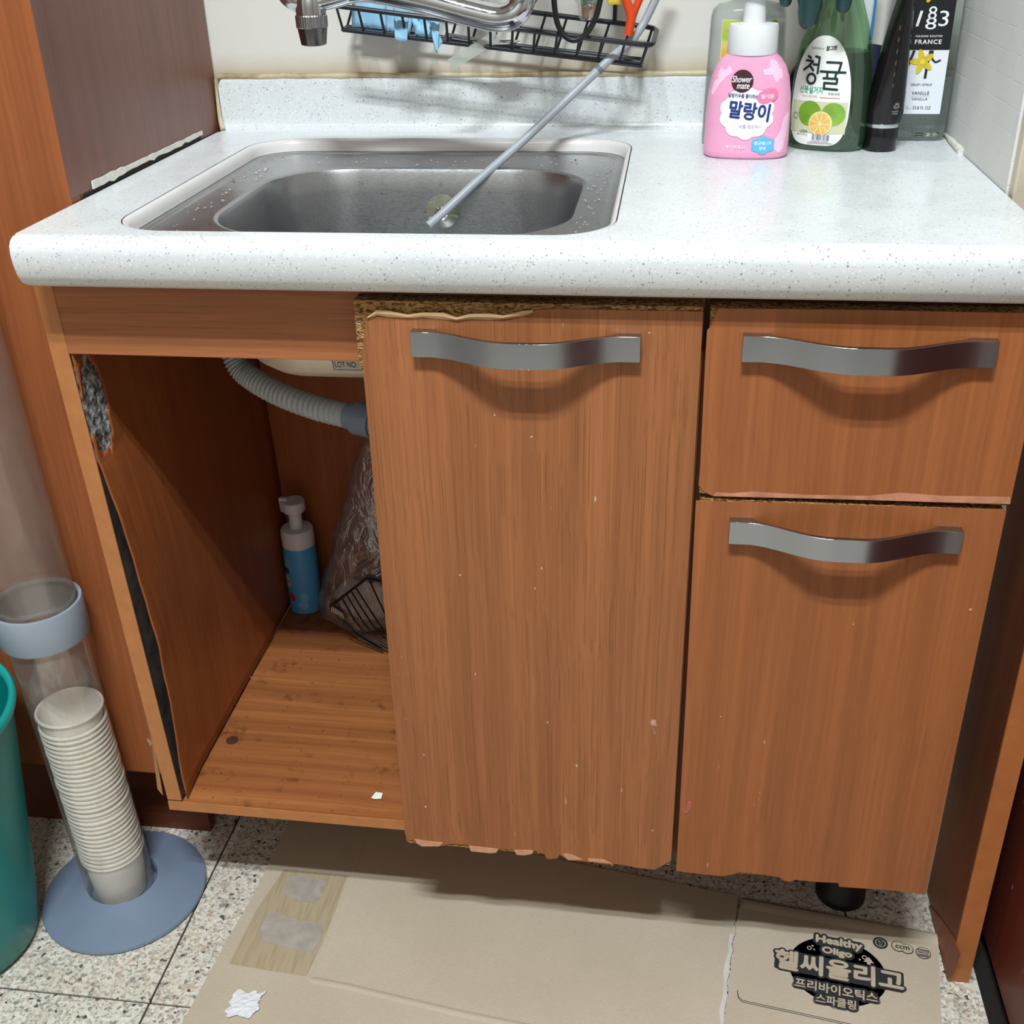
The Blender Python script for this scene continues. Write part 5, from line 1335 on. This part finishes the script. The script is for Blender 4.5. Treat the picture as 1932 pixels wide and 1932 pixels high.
# blue cloth lying in the basket and hanging through it
def cloth(name, pix, y, label, mat, thick=0.0009, wav=0.004):
    pts = [onY(a, b, y) for a, b in pix]
    return pts
BLUE = plain('blue_dishcloth', lin(158, 208, 238), 0.85, var=0.08, vscale=30, bump=0.5, bscale=500)
t = thing('blue_cloth', 'light blue dishcloth hanging through the wire basket', 'cloth', onY(740, 90, 0.40))
def hang(tl, tr, bl, br, y, nu=10, nv=10, amp=0.005, seed=0):
    A_, B_, C_, D2 = onY(*tl, y), onY(*tr, y), onY(*bl, y), onY(*br, y)
    vs = []; fs = []
    for j in range(nv + 1):
        for i in range(nu + 1):
            p = A_.lerp(B_, i / nu).lerp(C_.lerp(D2, i / nu), j / nv)
            p = p + Vector((0, amp * noise.noise((i * 0.5 + seed, j * 0.25, seed)), 0))
            vs.append(p)
    for j in range(nv):
        for i in range(nu):
            fs.append((j * (nu + 1) + i, j * (nu + 1) + i + 1, (j + 1) * (nu + 1) + i + 1, (j + 1) * (nu + 1) + i))
    return MB().add(vs, fs)
build('fold', hang((664, -70), (735, -60), (664, 50), (732, 56), 0.440, amp=0.006), BLUE, t, smooth=80, solid=0.0016)
build('fold', hang((728, -60), (800, -60), (728, 58), (772, 68), 0.425, amp=0.008, seed=3), BLUE, t, smooth=80, solid=0.0016)
build('fold', hang((742, 8), (772, 14), (745, 74), (768, 80), 0.383, 6, 8, amp=0.004, seed=5), BLUE, t, smooth=80, solid=0.0014)
build('fold', hang((775, 20), (812, 26), (782, 66), (812, 70), 0.41, 8, 8, amp=0.012, seed=6), BLUE, t, smooth=80, solid=0.0014)
build('fold', hang((808, 24), (830, 28), (822, 98), (826, 100), 0.381, 5, 10, amp=0.003, seed=8), BLUE, t, smooth=80, solid=0.0012)
build('fold', hang((810, 50), (822, 52), (822, 97), (835, 80), 0.384, 5, 6, amp=0.003, seed=9), BLUE, t, smooth=80, solid=0.0012)

# two upturned clear bottles draining in the basket
def upturned(px, py, y, R, lab, green, res):
    tip = onY(px, py, y)
    t = thing('draining_bottle', lab, 'bottle', tip, 'clear bottles draining upside down')
    build('body', MB().lathe([(0.0, 0.004), (0.0100, 0.002), (0.0118, 0.005), (0.0125, 0.016), (R * 0.55, 0.020), (R * 0.85, 0.027), (R, 0.040), (R, 0.13), (R * 0.9, 0.14), (0.0, 0.141)], tip, 36, False, False), M_clear('clear_pet', (0.95, 0.96, 0.96, 1), 0.10, lin(210, 214, 214), 0.25), t, smooth=50)
    build('stopper', MB().lathe([(0.0, 0.018), (0.0098, 0.018), (0.0105, 0.026), (0.0095, 0.034), (0.006, 0.036), (0.0, 0.034)], tip, 24, False, False), plain('green_stopper', lin(88, 112, 84), 0.5, var=0.3, vscale=150), t, smooth=50)
    if res: build('residue', MB().lathe([(0.0, 0.0045), (0.0085, 0.0048), (0.0095, 0.018), (0.0, 0.0175)], tip, 20, False, False), plain('brown_residue', lin(146, 110, 62), 0.7, var=0.4, vscale=200), t, smooth=50)
upturned(1112, 41, 0.425, 0.026, 'upturned clear bottle with brown neck draining behind the black loop', True, True)
upturned(897, 42, 0.435, 0.026, 'upturned clear bottle with green stopper draining behind the faucet spout', True, False)
# steel spoon in the basket
t = thing('spoon', 'steel spoon lying on the floor of the wire basket', 'spoon', onY(900, 80, 0.415))
build('bowl', MB().lathe([(0.0, 0), (0.008, 0.0006), (0.0125, 0.003), (0.0128, 0.0036), (0.008, 0.0016), (0.0, 0.001)], onY(945, 84, 0.41), 24, False, False, Matrix.Diagonal((1.7, 1, 1))), CHROME, t, smooth=60)
build('handle', MB().sweep([onY(930, 82, 0.41), onY(890, 74, 0.415), onY(840, 66, 0.42)], 0.0028, 8, flat=0.5), CHROME, t, smooth=60)
# pale plastic stick
t0 = onY(938, 68, 0.40); t1 = onY(850, 122, 0.372)
dv = (t1 - t0).normalized(); sd = dv.cross(Vector((0, 1, 0))).normalized() * 0.0062; th = Vector((0, 0.0016, 0))
build('plastic_stick', MB().hexa([t0 - sd - th, t0 + sd - th, t0 + sd + th, t0 - sd + th, t1 - sd - th, t1 + sd - th, t1 + sd + th, t1 - sd + th]), M_clear('pale_clear_plastic', (0.9, 0.92, 0.9, 1), 0.42, lin(206, 210, 200), 0.2), label='pale translucent plastic stick poking down through the wire basket', cat='stick')
# black rubber loop
pts = [onY(a, b, 0.366) for a, b in ((1047, -60), (1045, -20), (1046, 10), (1052, 45), (1066, 68), (1084, 76), (1104, 66), (1120, 42), (1130, 12), (1134, -20), (1130, -60))]
build('black_loop', MB().sweep(pts, 0.0030, 8, sub=5), BLACK, smooth=70, label='thin black rubber loop hooked over the front of the wire basket', cat='loop')
# orange cord bent to a V
pts = [onY(a, b, 0.400) for a, b in ((1170, -50), (1182, 0), (1190, 30), (1188, 52), (1185, 66))]
t = thing('orange_tongs', 'orange plastic V-shaped handle standing in the right end of the wire basket', 'tongs', pts[-1])
ORG = plain('orange_plastic', lin(226, 74, 30), 0.35)
build('arm', MB().sweep(pts, 0.0050, 10, sub=4), ORG, t, smooth=60)
build('arm', MB().sweep([onY(a, b, 0.410) for a, b in ((1230, -50), (1206, 0), (1194, 30), (1189, 55))], 0.0042, 10, sub=4), ORG, t, smooth=60)
p = onY(1172, -4, 0.43)
build('sponge', MB().box(p.x - 0.014, p.x + 0.008, 0.415, 0.445, p.z - 0.006, p.z + 0.05, 0.003), plain('yellow_sponge', lin(226, 196, 70), 0.9, bump=0.6), label='yellow sponge corner behind the orange handle', cat='sponge')

# grey hose running from the upper right down into the sink
hp = [onY(1262, -60, 0.43), onY(1236, 0, 0.425), onY(1212, 48, 0.42), onY(1190, 78, 0.408), onY(1150, 112, 0.39), onY(1080, 178, 0.375), onY(980, 272, 0.340), onY(900, 342, 0.308), onY(840, 398, 0.284), onY(808, 426, 0.270)]
t = thing('water_hose', 'thin grey hose running diagonally from the wire basket into the sink', 'hose', hp[-1])
build('hose', MB().sweep(hp, 0.0046, 14, sub=6), plain('grey_hose', lin(166, 172, 178), 0.4, var=0.03), t, smooth=70)
q = hp[4].lerp(hp[5], 0.28); dv = (hp[5] - hp[4]).normalized()
build('joint_ring', MB().sweep([q - dv * 0.0025, q + dv * 0.0025], 0.0052, 14), plain('dark_joint', lin(110, 116, 122), 0.5), t, smooth=40)
